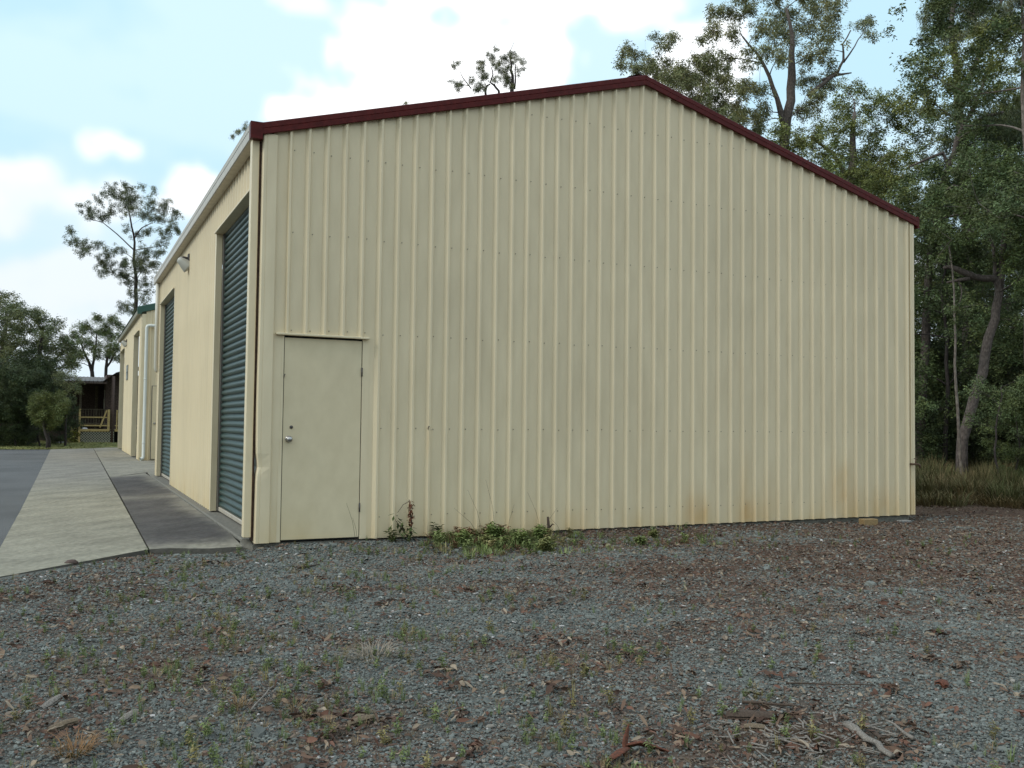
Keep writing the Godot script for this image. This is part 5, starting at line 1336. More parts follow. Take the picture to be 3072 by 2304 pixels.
var round_gum = {"at": Vector3(-0.28,-0.12,-54.08),
	"trunks": [[[0.00,3.44,0.00,0.140],[-0.08,4.16,-0.00,0.120],[-0.26,4.72,-0.06,0.090],[-0.56,5.37,-0.18,0.060],[-0.80,6.09,-0.26,0.040]],
		[[-0.08,4.16,-0.00,0.100],[-0.00,4.89,0.06,0.080],[0.08,5.70,0.14,0.050],[0.13,6.67,0.21,0.030]],
		[[0.69,3.61,0.33,0.100],[0.70,4.41,0.38,0.100],[0.75,5.14,0.43,0.070],[0.95,5.95,0.56,0.040]],
		[[0.70,4.41,0.38,0.070],[1.05,5.06,0.57,0.050],[1.33,5.55,0.72,0.030]]],
	"clumps": [[0.07,7.44,1.44,0.36],[0.57,7.21,-0.19,0.41],[1.00,7.45,0.18,0.41],[1.42,7.13,-0.53,0.41],[-0.69,6.84,0.54,0.40],[-0.32,6.60,0.75,0.48],[0.30,6.65,-0.44,0.49],[0.88,6.47,0.06,0.49],[1.35,6.31,1.38,0.40],[-1.03,6.37,-0.92,0.49],[-0.58,5.83,0.15,0.48],[0.03,5.84,-0.74,0.49],[0.70,5.70,1.62,0.48],[1.29,5.57,1.57,0.40],[-1.07,5.44,-1.66,0.49],[-0.64,5.10,0.21,0.40],[0.22,5.17,0.93,0.40],[0.93,5.28,-0.42,0.41],[1.43,5.09,0.35,0.41],[-1.14,4.73,0.61,0.40]]}
var round_bush = {"at": Vector3(-2.34,-0.12,-33.04),
	"trunks": [[[0.00,0.41,0.00,0.090],[-0.11,0.72,-0.04,0.080],[-0.17,0.97,-0.06,0.070],[-0.11,1.35,-0.01,0.050]],
		[[-0.17,0.93,-0.06,0.050],[0.15,1.35,0.12,0.040],[0.29,1.77,0.20,0.020]],
		[[-0.17,0.97,-0.06,0.050],[-0.41,1.42,-0.15,0.030]]],
	"clumps": [[-0.60,1.89,-1.14,0.20],[0.31,1.20,1.16,0.19],[0.30,1.41,-0.28,0.19],[0.29,1.54,0.87,0.19],[0.44,1.78,-0.70,0.20],[0.48,1.73,1.25,0.19],[-0.57,2.13,-0.95,0.19],[-0.11,1.93,-0.35,0.19],[-0.52,2.01,-0.89,0.19],[0.08,1.50,-0.91,0.20],[0.35,2.07,0.76,0.19],[0.18,1.24,0.44,0.19],[0.14,1.06,-0.32,0.19],[-0.23,1.69,0.39,0.19],[0.08,1.89,0.58,0.19],[-0.02,1.58,0.59,0.19],[-0.04,1.96,-0.66,0.19],[-0.24,1.74,-0.80,0.19],[-0.62,1.62,-0.83,0.19],[-0.47,1.79,0.39,0.19],[-0.50,1.65,-1.03,0.19],[-0.19,1.82,-0.05,0.19],[-0.34,1.63,0.43,0.19],[0.44,2.23,0.38,0.19],[0.25,1.59,0.33,0.19],[-0.16,2.21,0.84,0.19],[0.60,1.64,0.21,0.19],[0.43,1.87,0.55,0.19],[-0.31,1.24,-0.25,0.19],[0.33,1.85,-0.64,0.19],[-0.10,1.40,-0.29,0.19],[-0.35,2.05,0.10,0.19],[-0.02,1.24,-0.70,0.19],[0.38,1.62,-0.75,0.20],[0.54,1.77,0.34,0.19],[-0.15,1.00,-0.93,0.20],[-0.21,1.41,0.91,0.19],[0.27,1.64,0.90,0.19],[0.12,1.37,0.75,0.19],[0.24,1.99,-0.69,0.19],[0.01,1.13,-0.34,0.19],[0.32,1.91,-0.22,0.19],[0.02,2.14,0.51,0.19],[-0.53,1.90,-0.17,0.19],[0.57,1.94,-0.43,0.19],[-0.64,1.72,0.55,0.19],[-0.28,1.36,0.68,0.19],[0.51,1.83,1.21,0.19],[0.04,2.11,0.16,0.19],[0.47,2.01,-0.38,0.19],[0.02,0.99,-0.07,0.19],[-0.41,1.61,0.06,0.19],[-0.02,1.47,0.03,0.19],[0.20,1.13,0.77,0.19],[0.23,1.42,-0.74,0.20],[-0.50,1.52,0.11,0.19],[-0.45,1.25,0.35,0.19],[-0.01,1.26,0.41,0.19],[-0.25,1.58,-0.71,0.19],[0.05,1.42,0.43,0.19],[-0.07,1.99,-0.77,0.19],[-0.18,1.99,0.31,0.19],[-0.37,2.17,0.02,0.19],[-0.39,1.14,0.70,0.19]]}
var deck_shrub = {"at": Vector3(-1.72,-0.12,-36.06),
	"trunks": [[[0.00,0.55,0.00,0.050],[0.01,1.58,0.05,0.050],[0.02,2.70,0.11,0.030]]],
	"clumps": [[-0.36,3.27,0.14,0.18],[-0.23,2.92,0.03,0.22],[0.10,2.70,0.26,0.22],[0.35,2.48,0.32,0.22],[-0.05,2.34,0.18,0.22],[0.20,2.03,-0.05,0.20],[0.42,2.92,0.62,0.18],[-0.39,2.97,-0.26,0.18],[-0.15,3.21,0.70,0.18],[0.13,3.14,0.44,0.18],[0.34,2.70,0.48,0.18]]}
var hidden_gum = {"at": Vector3(7.31,-0.12,-41.74),
	"trunks": [[[0.00,0.76,0.00,0.250],[-0.21,11.24,0.37,0.150],[-0.42,15.68,0.48,0.060],[-0.77,16.70,0.36,0.020]],
		[[-0.21,11.24,0.37,0.100],[1.84,15.17,1.53,0.060],[5.80,17.36,3.50,0.030],[6.91,18.33,4.07,0.010]]],
	"clumps": [[-1.20,16.65,0.14,0.21],[-0.63,16.99,0.30,0.21],[-0.80,16.83,0.14,0.16],[6.90,18.34,4.16,0.09],[-1.39,16.44,-0.06,0.14],[5.74,16.81,3.35,0.36],[5.88,17.42,3.47,0.41],[4.04,15.43,2.75,0.34],[4.52,15.92,3.04,0.47],[0.48,13.34,0.85,0.35],[5.86,16.23,3.37,0.47],[1.46,15.94,1.49,0.33],[5.59,16.05,3.34,0.36],[1.51,16.60,1.51,0.35],[4.12,16.14,2.49,0.45],[0.84,13.96,0.80,0.50],[5.34,15.19,3.23,0.47],[0.93,15.45,0.88,0.34],[5.56,15.99,3.52,0.34],[3.36,14.70,2.08,0.42],[1.15,13.60,0.96,0.33],[6.04,14.34,3.63,0.45],[6.77,16.32,3.82,0.36],[3.52,14.87,2.28,0.46],[2.97,13.92,1.80,0.33],[3.58,17.08,2.56,0.38],[7.01,17.63,4.07,0.50],[6.52,15.69,3.60,0.33],[3.51,15.06,2.25,0.34],[2.24,16.72,1.87,0.47],[6.52,14.64,3.90,0.45],[4.20,17.24,2.54,0.41],[5.49,15.17,3.26,0.32],[0.30,16.42,0.63,0.49],[0.98,15.62,1.30,0.40],[6.32,17.48,3.61,0.37],[5.54,17.44,3.24,0.35],[0.49,13.38,0.62,0.36],[3.62,16.16,2.63,0.49],[5.13,15.70,3.16,0.41],[2.08,14.13,1.79,0.34],[4.52,16.68,2.75,0.37],[3.31,16.70,2.36,0.42],[0.72,16.63,0.86,0.35],[0.89,13.76,1.06,0.41],[4.96,15.00,2.87,0.35],[6.81,16.85,3.79,0.40],[3.59,15.02,2.46,0.46],[1.61,14.12,1.34,0.40],[2.04,14.09,1.37,0.48],[6.12,16.88,3.62,0.48]]}

func trees() -> void:
	leaf_meshes = [spray_mesh(201, 60, 0.20, 0.15, 0.9), spray_mesh(202, 78, 0.155, 0.20, 0.35), spray_mesh(203, 74, 0.24, 0.07, 1.3), spray_mesh(204, 54, 0.13, 0.28, 0.1)]
	var olive := Color(0.168, 0.182, 0.088)
	var green := Color(0.165, 0.198, 0.068)
	var deep := Color(0.088, 0.125, 0.052)
	tree("gum_tree", "tall open gum tree standing alone behind the second shed", lone_gum, 0, 17.0, 0.46, Color(0.105, 0.125, 0.07), M.dark_bark, 801)
	tree("gum_tree", "largest gum tree rising behind the right slope of the red barge", tall_gum, 0, 23.0, 0.42, olive, M.bark, 802)
	tree("gum_tree", "thin gum tree whose top shows above the left slope of the red barge", far_gum, 0, 20.0, 0.32, Color(0.13, 0.145, 0.075), M.dark_bark, 803)
	tree("gum_tree", "broad leafy gum tree with a tall grey trunk right of the shed corner", broad_gum, 1, 18.0, 0.44, green, M.bark, 804)
	tree("gum_tree", "leafy gum tree close above the lower half of the right roof edge", mid_gum, 1, 20.0, 0.42, green, M.bark, 805)
	tree("gum_tree", "feathery drooping gum tree at the top right corner", feathery_gum, 2, 30.0, 0.46, Color(0.125, 0.145, 0.08), M.bark, 806)
	tree("gum_tree", "leaning grey gum tree with a thick broken sideways limb", leaning_gum, 1, 14.0, 0.40, Color(0.105, 0.15, 0.055), M.bark, 807)
	tree("shade_tree", "big dark spreading tree at the left edge beyond the drive", left_big, 1, 20.0, 0.56, Color(0.125, 0.148, 0.070), M.pale_bark, 808)
	tree("shade_tree", "dark spreading tree between the left edge tree and the house", left_mid, 1, 20.0, 0.56, Color(0.118, 0.145, 0.066), M.dark_bark, 809)
	copy_of(get_child(get_child_count() - 1), "dark spreading tree farther left along the lawn edge", Vector3(-9.5, -0.12, -37.5), 1.9, 1.05)
	copy_of(get_child(get_child_count() - 2), "dark spreading tree farthest left beyond the drive", Vector3(-15.5, -0.12, -36.0), 4.0, 0.95)
	tree("gum_tree", "rounded gum tree with forked trunks behind the brown house", round_gum, 1, 27.0, 0.55, Color(0.115, 0.15, 0.06), M.dark_bark, 810)
	tree("gum_tree", "gum tree almost hidden behind the large shed, only its leaf tips showing above the gutter", hidden_gum, 2, 22.0, 0.35, olive, M.dark_bark, 811)
	tree("round_shrub", "round clipped green shrub on a bent stem on the lawn", round_bush, 3, 34.0, 0.34, Color(0.092, 0.115, 0.034), M.dark_bark, 812, "", "shrub")
	tree("straggly_shrub", "straggly grey green shrub hanging over the low deck", deck_shrub, 1, 14.0, 0.4, Color(0.14, 0.165, 0.085), M.dark_bark, 813, "", "shrub")
	# bush behind and beside the shed
	var group := "trees in the bush right of the shed"
	var label := "slender grey trunked gum tree in the bush right of the shed"
	var kinds := []
	for k in 6:
		var h: float = [11.0, 9.5, 13.0, 8.0, 12.0, 10.0][k]
		var o := thing("bush_tree", label, "tree", Vector3.ZERO, group)
		var w := wild(h, h * [0.40, 0.34, 0.45, 0.2, 0.42, 0.38][k], [2.1, 2.4, 2.2, 2.0, 2.6, 2.2][k], [52, 60, 50, 52, 60, 56][k], [0.62, 0.66, 0.6, 0.6, 0.66, 0.62][k], [0.10, 0.09, 0.12, 0.07, 0.11, 0.085][k], 900 + k)
		grow(o, w.trunks, w.clumps, [1, 0, 2, 1, 1, 2][k], 8.5, 0.48, [green, olive, deep, deep, Color(0.11, 0.155, 0.055), Color(0.09, 0.12, 0.06)][k] , [M.bark, M.dark_bark, M.bark, M.dark_bark, M.pale_bark, M.bark][k], 950 + k, 0.6)
		kinds.append(o)
	rng.seed = 1200
	var placed := []
	var n := 0
	var tries := 0
	while n < 46 and tries < 4000:
		tries += 1
		# bearing from the yard: the bush begins beyond the right end of the shed and goes on out of the picture
		var a := deg_to_rad(rng.randf_range(36.5, 64.0))
		var d := rng.randf_range(25.0, 60.0)
		var p := Vector3(-1.7 + sin(a) * d, -0.12, 9.4 - cos(a) * d)
		if p.x < 10.6 and p.z < 1.0 and p.z > -12.0: continue
		var ok := true
		for q in placed: if q.distance_to(p) < 1.7: ok = false
		if not ok: continue
		placed.append(p)
		var bearing := rad_to_deg(a)
		var size := rng.randf_range(0.75, 1.1)
		var k := n % 6
		var tall: float = [11.0, 9.5, 13.0, 8.0, 12.0, 10.0][k] * size
		if bearing < 52.0: size *= minf(1.0, (1.0 + d * (0.22 if bearing < 45.0 else 0.26)) / tall)
		if n < 6:
			var o: Node3D = kinds[k]
			o.position = p
			o.rotation.y = rng.randf() * TAU
			o.scale = Vector3.ONE * size
		else:
			copy_of(kinds[k], "", p, rng.randf() * TAU, size)
		var who: Node3D = kinds[k] if n < 6 else get_child(get_child_count() - 1)
		var look: String = ["tall leafy green gum tree", "bushy olive gum tree", "drooping dark gum tree", "low spreading dark gum tree", "pale trunked leafy gum tree", "drooping grey green gum tree"][k]
		var depth: String = "front of bush" if d < 32.0 else ("middle of bush" if d < 44.0 else "back of bush")
		var where: String = "above the right roof edge" if bearing < 47.0 else ("just right of the shed corner" if bearing < 50.5 else ("midway to the right edge" if bearing < 53.5 else "by the right edge"))
		who.set_meta("label", "%s, %s, %s" % [look, depth, where])
		n += 1
	# understorey shrubs
	var shrubs := []
	for k in 3:
		var h: float = [2.6, 1.9, 3.4][k]
		var o := thing("bush_shrub", "dark leafy shrub under the gum trees right of the shed", "shrub", Vector3.ZERO, "understorey shrubs right of the shed")
		var w := wild(h, 0.15, [1.1, 1.0, 1.0][k], [30, 26, 34][k], 0.34, 0.04, 970 + k)
		grow(o, w.trunks, w.clumps, [1, 3, 1][k], 15.0, 0.32, [deep * 0.6, Color(0.05, 0.075, 0.03), Color(0.07, 0.10, 0.035)][k], M.dark_bark, 980 + k)
		shrubs.append(o)
	rng.seed = 1300
	for i in 34:
		var a := deg_to_rad(rng.randf_range(47.5, 62.0))
		var d := rng.randf_range(25.0, 46.0)
		if i < 5: d = rng.randf_range(20.5, 24.0)
		var p := Vector3(-1.7 + sin(a) * d, -0.12, 9.4 - cos(a) * d)
		var k := i % 3
		var size := rng.randf_range(0.8, 1.4) if i >= 5 else rng.randf_range(0.45, 0.7)
		if i < 3:
			shrubs[k].position = p
			shrubs[k].scale = Vector3.ONE * size
		else:
			copy_of(shrubs[k], "", p, rng.randf() * TAU, size)
		var who: Node3D = shrubs[k] if i < 3 else get_child(get_child_count() - 1)
		var b := rad_to_deg(a)
		who.set_meta("label", "%s %s, %s" % [["dark leafy shrub", "low small leaved shrub", "tall green shrub"][k], "behind the tall grass" if d < 25.0 else ("among the trunks" if d < 36.0 else "deep in the bush"), "close to the shed corner" if b < 50.0 else ("between shed and leaning gum" if b < 52.0 else ("behind the leaning gum" if b < 54.0 else "near the right edge"))])
	# thin pale saplings among the shrubs: foot, top, radius
	var saplings := [["thin leaning sapling close to the shed corner, bent to the right", Vector3(14.9, 0, -6.6), Vector3(0.75, 4.6, -0.2), 0.035], ["slanting pale pole leaning against the thin sapling near the shed corner", Vector3(14.2, 0.5, -6.2), Vector3(0.85, 1.7, 0.1), 0.025], ["thin pale forked sapling left of the leaning gum", Vector3(16.1, 0, -5.0), Vector3(-0.5, 5.2, 0.1), 0.04], ["slim grey sapling right of the leaning gum", Vector3(17.9, 0, -4.2), Vector3(-0.25, 4.4, 0.1), 0.03], ["slim dark sapling rooted in the tall grass below the leaning gum", Vector3(14.4, 0, -2.9), Vector3(0.1, 2.0, 0), 0.025], ["short dark sapling in the tall grass near the right edge", Vector3(15.0, 0, -2.4), Vector3(0.05, 1.9, 0.05), 0.022]]
	var i := 0
	for q in saplings:
		var o := thing("sapling", q[0], "sapling", q[1])
		var tip: Vector3 = q[2]
		var t := []
		for k in 6:
			var f := k / 5.0
			t.append([tip.x * f + rng.randfn() * 0.05 * (1.0 if k else 0.0), tip.y * f, tip.z * f, q[3] * (1.0 - 0.6 * f)])
		var c := []
		for k in 8: c.append([tip.x + rng.randfn() * 0.35, tip.y * rng.randf_range(0.55, 1.1), tip.z + rng.randfn() * 0.35, 0.22])
		grow(o, [t], c, 1, 7.0, 0.3, deep, M.pale_bark if i < 4 else M.dark_bark, 1400 + i)
		i += 1
	# pale thick trunk at the right edge
	var edge := wild(12.0, 5.0, 2.4, 46, 0.62, 0.12, 1500, 0.01)
	var o2 := thing("gum_tree", "pale straight gum trunk at the right edge of the bush", "tree", Vector3(15.95, -0.12, -3.25))
	grow(o2, edge.trunks, edge.clumps, 1, 9.0, 0.44, deep, M.pale_bark, 1501)
	# dark shrubs under the left canopies
	for q in [[-3.6, -35.5, 1.25, "dark bushy shrub in the shade under the left edge tree"], [-2.7, -36.0, 1.1, "dark bushy shrub in the shade behind the round shrub"], [-4.6, -35.2, 1.3, "dark bushy shrub left of all the others at the lawn edge"], [-3.2, -37.6, 1.5, "tall dark shrub at the back of the shade beside the house"], [-1.9, -39.5, 0.8, "low dark shrub under the low deck"]]:
		copy_of(shrubs[0], q[3], Vector3(q[0], -0.1, q[1]), q[0], q[2]).set_meta("group", "shrubs under the left trees")

func tall_grass() -> void:
	for v in 2:
		var mesh := tuft_mesh(110 + v, 26, 0.35, [0.7, 0.45][v], 0.014)
		rng.seed = 1600 + v
		var count := 2300
		var buf := PackedFloat32Array()
		buf.resize(count * 16)
		var n := 0
		while n < count:
			var a := deg_to_rad(rng.randf_range(40.0, 66.0))
			var d := lerpf(17.0, 27.0, pow(rng.randf(), 1.3))
			var p := Vector3(-1.7 + sin(a) * d, -0.15, 9.4 - cos(a) * d)
			if p.x < 9.6: continue
			var edge := 17.6 + 0.9 * n1.get_noise_2d(p.x * 1.1, p.z * 1.1)
			if d < edge: continue
			var h := rng.randf_range(0.4, 0.95) * (0.55 + 0.45 * smoothstep(0.0, 1.6, d - edge))
			var c := Color(0.255, 0.19, 0.095).lerp(Color(0.115, 0.125, 0.05), clampf(0.45 + n1.get_noise_2d(p.x * 0.9 + 30.0, p.z * 0.9) * 1.2 + rng.randfn() * 0.15, 0, 1))
			var k := rng.randf_range(0.45, 1.2)
			h *= 0.8 + 0.7 * n2.get_noise_2d(p.x * 0.8, p.z * 0.8)
			inst(buf, n * 16, Basis(Vector3.UP, rng.randf() * TAU).scaled(Vector3(0.6, h, 0.6)), p, Color(c.r * k, c.g * k, c.b * k))
			n += 1
		tag(many("tall_grass", mesh, M.blade, buf), "tall brown and green grass along the edge of the bush", "grass", "", "stuff")
	# blades along the lawn
	var mesh2 := tuft_mesh(120, 16, 0.5, 0.5, 0.02)
	rng.seed = 1700
	var buf2 := PackedFloat32Array()
	buf2.resize(2600 * 16)
	for i in 2600:
		var p := Vector3(rng.randf_range(-9.0, 0.5), -0.065, -31.85 - 14.0 * pow(rng.randf(), 1.4))
		var k := rng.randf_range(0.75, 1.2)
		var c := Color(0.29, 0.28, 0.11) if rng.randf() < 0.7 else Color(0.19, 0.22, 0.08)
		inst(buf2, i * 16, Basis(Vector3.UP, rng.randf() * TAU).scaled(Vector3(0.35, rng.randf_range(0.04, 0.09), 0.35)), p, Color(c.r * k, c.g * k, c.b * k))
	tag(many("lawn_grass", mesh2, M.blade, buf2), "short yellowish grass of the lawn beyond the drive", "grass", "", "stuff")

# ---------------------------------------------------------------- the house beyond the lawn
func house() -> void:
	var h := thing("timber_house", "dark brown timber house with a grey tin roof beyond the lawn", "house", Vector3(-1.1, -0.08, -42.3))
	var st := mb()
	# verandah floor and walls; x and z are from the corner post of the deck
	box(st, Vector3(-5.5, 0.0, -8.0), Vector3(1.22, 3.49, -4.6))
	put("wall", st, M.dark_timber, h)
	st = mb()
	box(st, Vector3(1.24, 0.0, -8.0), Vector3(9.0, 3.55, -1.9))
	put("wall", st, M.dark_timber, h)
	# weatherboards of the right wing that shows its side
	for k in 13:
		st = mb()
		bev(st, Vector3(1.205, 0.62 + k * 0.21, -4.58), Vector3(1.236, 0.815 + k * 0.21, -1.9), 0.006)
		put("weatherboard", st, M.dark_timber, h)
	var w := Node3D.new()
	w.name = "window"
	h.add_child(w)
	st = mb()
	bev(st, Vector3(1.17, 1.75, -3.1), Vector3(1.202, 2.75, -2.25), 0.006)
	put("frame", st, M.gutter, w)
	st = mb()
	box(st, Vector3(1.162, 2.3, -2.95), Vector3(1.168, 2.68, -2.4))
	put("pane", st, M.glass, w)
	st = mb()
	box(st, Vector3(1.162, 1.82, -2.95), Vector3(1.168, 2.22, -2.4))
	put("pane", st, M.gutter, w)
	# tin roof over the verandah, in sheets
	for k in 9:
		var a := -5.6 + k * 0.76
		st = mb()
		var prof := rib_profile(a, a + 0.755, a + 0.1, 0.02)
		sweep(st, prof, func(p): return Vector3(p.x, 3.12 + p.y, -0.1), func(p): return Vector3(p.x, 3.52 + p.y, -4.8))
		put("roof_sheet", st, M.tin_roof, h)
	st = mb()
	box(st, Vector3(-5.6, 3.0, -0.12), Vector3(1.2, 3.11, -0.04))
	put("fascia", st, M.dark_timber, h)
	st = mb()
	for k in 7: box(st, Vector3(0.28 + k * 0.11, 3.05, -0.035), Vector3(0.35 + k * 0.11, 3.085, -0.03))
	put("roof_edge_glints", st, M.tin_roof, h).set_meta("kind", "stuff")
	st = mb()
	quad(st, Vector3(1.0, 3.12, 0.2), Vector3(1.62, 3.60, -0.2), Vector3(1.62, 3.60, -8.2), Vector3(1.0, 3.12, -8.2))
	quad(st, Vector3(1.62, 3.60, -0.2), Vector3(6.0, 5.0, -0.2), Vector3(6.0, 5.0, -8.2), Vector3(1.62, 3.60, -8.2))
	put("roof_sheet", st, M.dark_timber, h)
	# poles
	for q in [[1.50, 0.085, 3.4], [-2.2, 0.06, 3.0], [0.02, 0.06, 3.0]]:
		st = mb(true)
		var zz: float = -0.12 if q[0] > 1.0 else -2.0
		tube(st, [Vector3(q[0], -0.1, zz), Vector3(q[0], q[2], zz)], [q[1], q[1]], 10)
		put("verandah_post", st, M.dark_timber if q[0] > 1.0 else M.weathered, h)
	st = mb()
	box(st, Vector3(0.78, 0.6, -4.5), Vector3(0.92, 3.0, -4.3))
	put("verandah_post", st, M.weathered, h)
	# the raised deck: its own thing in front of the house
	var d := thing("timber_deck", "yellowish timber deck landing with rails and lattice skirt in front of the house", "deck", Vector3(-1.1, -0.08, -42.3))
	for q in [[-0.05, 0.09, 0.0, 1.72, 0.0], [1.27, 0.11, 0.60, 1.70, 0.02]]:
		st = mb()
		bev(st, Vector3(q[0], q[2], -0.09 + q[4]), Vector3(q[0] + q[1], q[3], q[4]), 0.008)
		put("post", st, M.timber, d)
	for q in [[1.27, 1.33], [0.85, 0.92]]:
		st = mb()
		bev(st, Vector3(0.04, q[0], -0.07), Vector3(1.27, q[1], -0.025), 0.006)
		put("rail", st, M.timber, d)
	st = mb()
	bev(st, Vector3(0.0, 1.70, -1.75), Vector3(1.3, 1.73, -1.65), 0.004)
	put("handrail", st, M.weathered, d)
	st = mb()
	bev(st, Vector3(0.04, 0.585, -0.06), Vector3(1.36, 0.705, -0.02), 0.006)
	put("bearer", st, M.timber, d)
	st = mb()
	bev(st, Vector3(1.62, 0.585, -0.06), Vector3(3.2, 0.705, -0.02), 0.006)
	put("bearer", st, M.timber, d)
	st = mb()
	bev(st, Vector3(1.62, 0.86, -0.06), Vector3(3.2, 0.91, -0.02), 0.006)
	put("rail", st, M.timber, d)
	st = mb()
	bev(st, Vector3(1.68, 0.7, -0.06), Vector3(1.74, 1.68, -0.0), 0.006)
	put("post", st, M.timber, d)
	for k in 14:
		st = mb()
		bev(st, Vector3(0.0, 0.66, -0.16 - k * 0.125), Vector3(3.2, 0.70, -0.052 - k * 0.125), 0.005)
		put("board", st, M.weathered, d)
	for k in 9:
		st = mb()
		var x := 0.16 + k * 0.128
		bev(st, Vector3(x - 0.016, 0.98, -1.72), Vector3(x + 0.016, 1.70, -1.685), 0.004)
		put("baluster", st, M.weathered, d)
	st = mb()
	bev(st, Vector3(0.0, 0.95, -1.74), Vector3(1.3, 1.0, -1.67), 0.004)
	put("rail", st, M.weathered, d)
	st = mb()
	bev(st, Vector3(0.0, -0.5, -0.03), Vector3(0.07, 0.42, 0.03), 0.005, Transform3D(Basis(Vector3(0, 0, 1), -0.33), Vector3(1.06, 1.27, -0.06)))
	put("brace", st, M.timber, d)
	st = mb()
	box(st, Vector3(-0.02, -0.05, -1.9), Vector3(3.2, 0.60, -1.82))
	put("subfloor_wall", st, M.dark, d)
	# diamond lattice: two layers of thin laths
	for lay in 2:
		for k in 17:
			var x := 0.02 + k * 0.128
			var s: float = 1.0 if lay == 0 else -1.0
			var y0 := 0.02
			var y1 := 0.58
			var xa := x - 0.28 * s
			var xb := x + 0.28 * s
			if maxf(xa, xb) > 1.62 or minf(xa, xb) < -0.04:
				var lo := 0.04
				var hi := 1.60
				var t0 := 0.0
				var t1 := 1.0
				var dx := xb - xa
				var ta := (lo - xa) / dx
				var tb := (hi - xa) / dx
				t0 = maxf(t0, minf(ta, tb)); t1 = minf(t1, maxf(ta, tb))
				if t1 - t0 < 0.08: continue
				var na := lerpf(xa, xb, t0)
				var nb := lerpf(xa, xb, t1)
				y1 = lerpf(0.02, 0.58, t1); y0 = lerpf(0.02, 0.58, t0)
				xa = na; xb = nb
			st = mb()
			var a := Vector3(xa, y0, -0.06 - 0.01 * lay)
			var b := Vector3(xb, y1, -0.06 - 0.01 * lay)
			var up := (b - a).normalized().cross(Vector3(0, 0, 1)) * 0.015
			quad(st, a - up, b - up, b + up, a + up)
			quad(st, a + up + Vector3(0, 0, -0.008), b + up + Vector3(0, 0, -0.008), b - up + Vector3(0, 0, -0.008), a - up + Vector3(0, 0, -0.008))
			put("lath", st, M.lath, d)
	st = mb(true)
	lathe(st, [Vector2(0.13, 0.0), Vector2(0.10, 0.05), Vector2(0.05, 0.075), Vector2(0.0, 0.085)], 9, Transform3D(Basis.IDENTITY.scaled(Vector3(1.1, 1, 0.6)), Vector3.ZERO))
	var o := put("white_cloth", st, M.white)
	o.position = Vector3(-0.86, 0.625, -42.6)
	tag(o, "crumpled white cloth lying on the deck landing", "cloth")
	# low deck further left
	var l := thing("low_deck", "lower weathered deck with thin balusters half hidden by the shrub", "deck", Vector3(-3.4, -0.08, -43.2))
	for k in 6:
		st = mb()
		bev(st, Vector3(0.0, 0.90, -0.16 - k * 0.15), Vector3(2.3, 0.94, -0.03 - k * 0.15), 0.005)
		put("board", st, M.weathered, l)
	st = mb()
	bev(st, Vector3(0.0, 0.78, -0.02), Vector3(2.3, 0.93, 0.03), 0.006)
	put("bearer", st, M.weathered, l)
	for k in 15:
		st = mb()
		bev(st, Vector3(0.05 + k * 0.15, 0.94, -0.06), Vector3(0.08 + k * 0.15, 1.65, -0.03), 0.004)
		put("baluster", st, M.weathered, l)
	st = mb()
	bev(st, Vector3(0.0, 1.65, -0.08), Vector3(2.3, 1.70, -0.01), 0.005)
	put("rail", st, M.weathered, l)
	for x in [0.1, 1.9]:
		st = mb()
		bev(st, Vector3(x, -0.1, -0.1), Vector3(x + 0.09, 0.78, -0.02), 0.005)
		put("post", st, M.weathered, l)
	# garden edge
	var p := thing("garden_plant", "yellow green leafy plant beside the deck post", "plant", Vector3(-1.42, -0.08, -41.7))
	var m := mat(lin(0.26, 0.26, 0.06), 0.7)
	var q2 := put("foliage", herb_mesh(131, 9, 8, 0.35), m, p)
	q2.scale = Vector3(0.75, 0.78, 0.75)
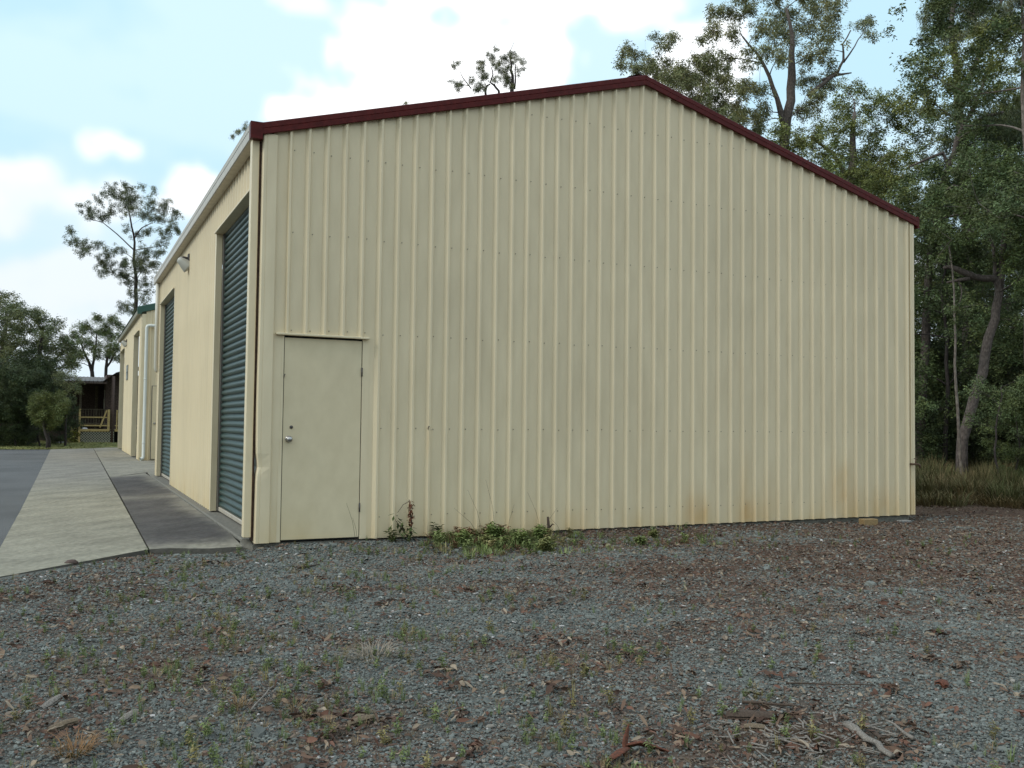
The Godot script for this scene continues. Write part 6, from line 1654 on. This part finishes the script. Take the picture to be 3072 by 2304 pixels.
	for q in [[-1.95, -41.4, 0.22, "flat pale stone of the garden edge farthest left"], [-1.66, -41.5, 0.16, "brownish stone of the garden edge beside the yellow green plant"], [-1.55, -41.9, 0.2, "darker stone behind the garden edge"]]:
		st = mb(true)
		lathe(st, [Vector2(0.9, 0.0), Vector2(1.0, 0.35), Vector2(0.7, 0.7), Vector2(0.0, 0.78)], 9, Transform3D(Basis.IDENTITY.scaled(Vector3(q[2], q[2] * 0.7, q[2] * 0.7)), Vector3.ZERO))
		var r := put("garden_stone", st, M.stone if q[0] < -1.9 else M.brown_wood)
		r.position = Vector3(q[0], -0.09, q[1])
		tag(r, q[3], "stone")

func _ready() -> void:
	# camera
	var cam := Camera3D.new()
	cam.name = "camera"
	cam.keep_aspect = Camera3D.KEEP_HEIGHT
	cam.fov = 44.54
	cam.near = 0.05
	cam.far = 900.0
	add_child(cam)
	cam.transform = Transform3D(Basis(Vector3(0.90340, 0.01163, 0.42864), Vector3(-0.02802, 0.99910, 0.03195), Vector3(-0.42788, -0.04088, 0.90291)).orthonormalized(), Vector3(-1.690, 1.2097, 9.3949))
	cam.current = true
	# sky and exposure
	var env := Environment.new()
	env.background_mode = Environment.BG_SKY
	var sm := PanoramaSkyMaterial.new()
	sm.panorama = ImageTexture.create_from_image(sky_image())
	var sky := Sky.new()
	sky.sky_material = sm
	env.sky = sky
	env.background_energy_multiplier = 1.0
	env.ambient_light_source = Environment.AMBIENT_SOURCE_SKY
	env.tonemap_mode = Environment.TONE_MAPPER_LINEAR
	env.tonemap_exposure = 1.0
	env.sdfgi_enabled = true
	env.ssao_enabled = true
	env.ssil_enabled = true
	var we := WorldEnvironment.new()
	we.name = "world_environment"
	we.environment = env
	add_child(we)
	# sun behind thin cloud, from the left
	var sun := DirectionalLight3D.new()
	sun.name = "sun"
	sun.light_energy = 0.5
	sun.light_color = Color(1.0, 0.995, 0.985)
	sun.light_angular_distance = 18.0
	sun.shadow_enabled = true
	add_child(sun)
	sun.look_at_from_position(Vector3.ZERO, -Vector3(-0.80, 0.60, 0.06), Vector3.UP)
	n1.seed = 4; n1.frequency = 1.0; n1.fractal_octaves = 3
	n2.seed = 9; n2.frequency = 1.0; n2.fractal_octaves = 4
	rng.seed = 1
	make_materials()
	ground()
	big_shed()
	second_shed()
	house()
	trees()
	tall_grass()
	floodlight("grey floodlight under the gutter between the two roller doors", Vector3(-0.011, 3.70, -6.06))
	garden_tap()
	gravel()
	litter()
	ground_plants()
	wall_weeds()
	debris()
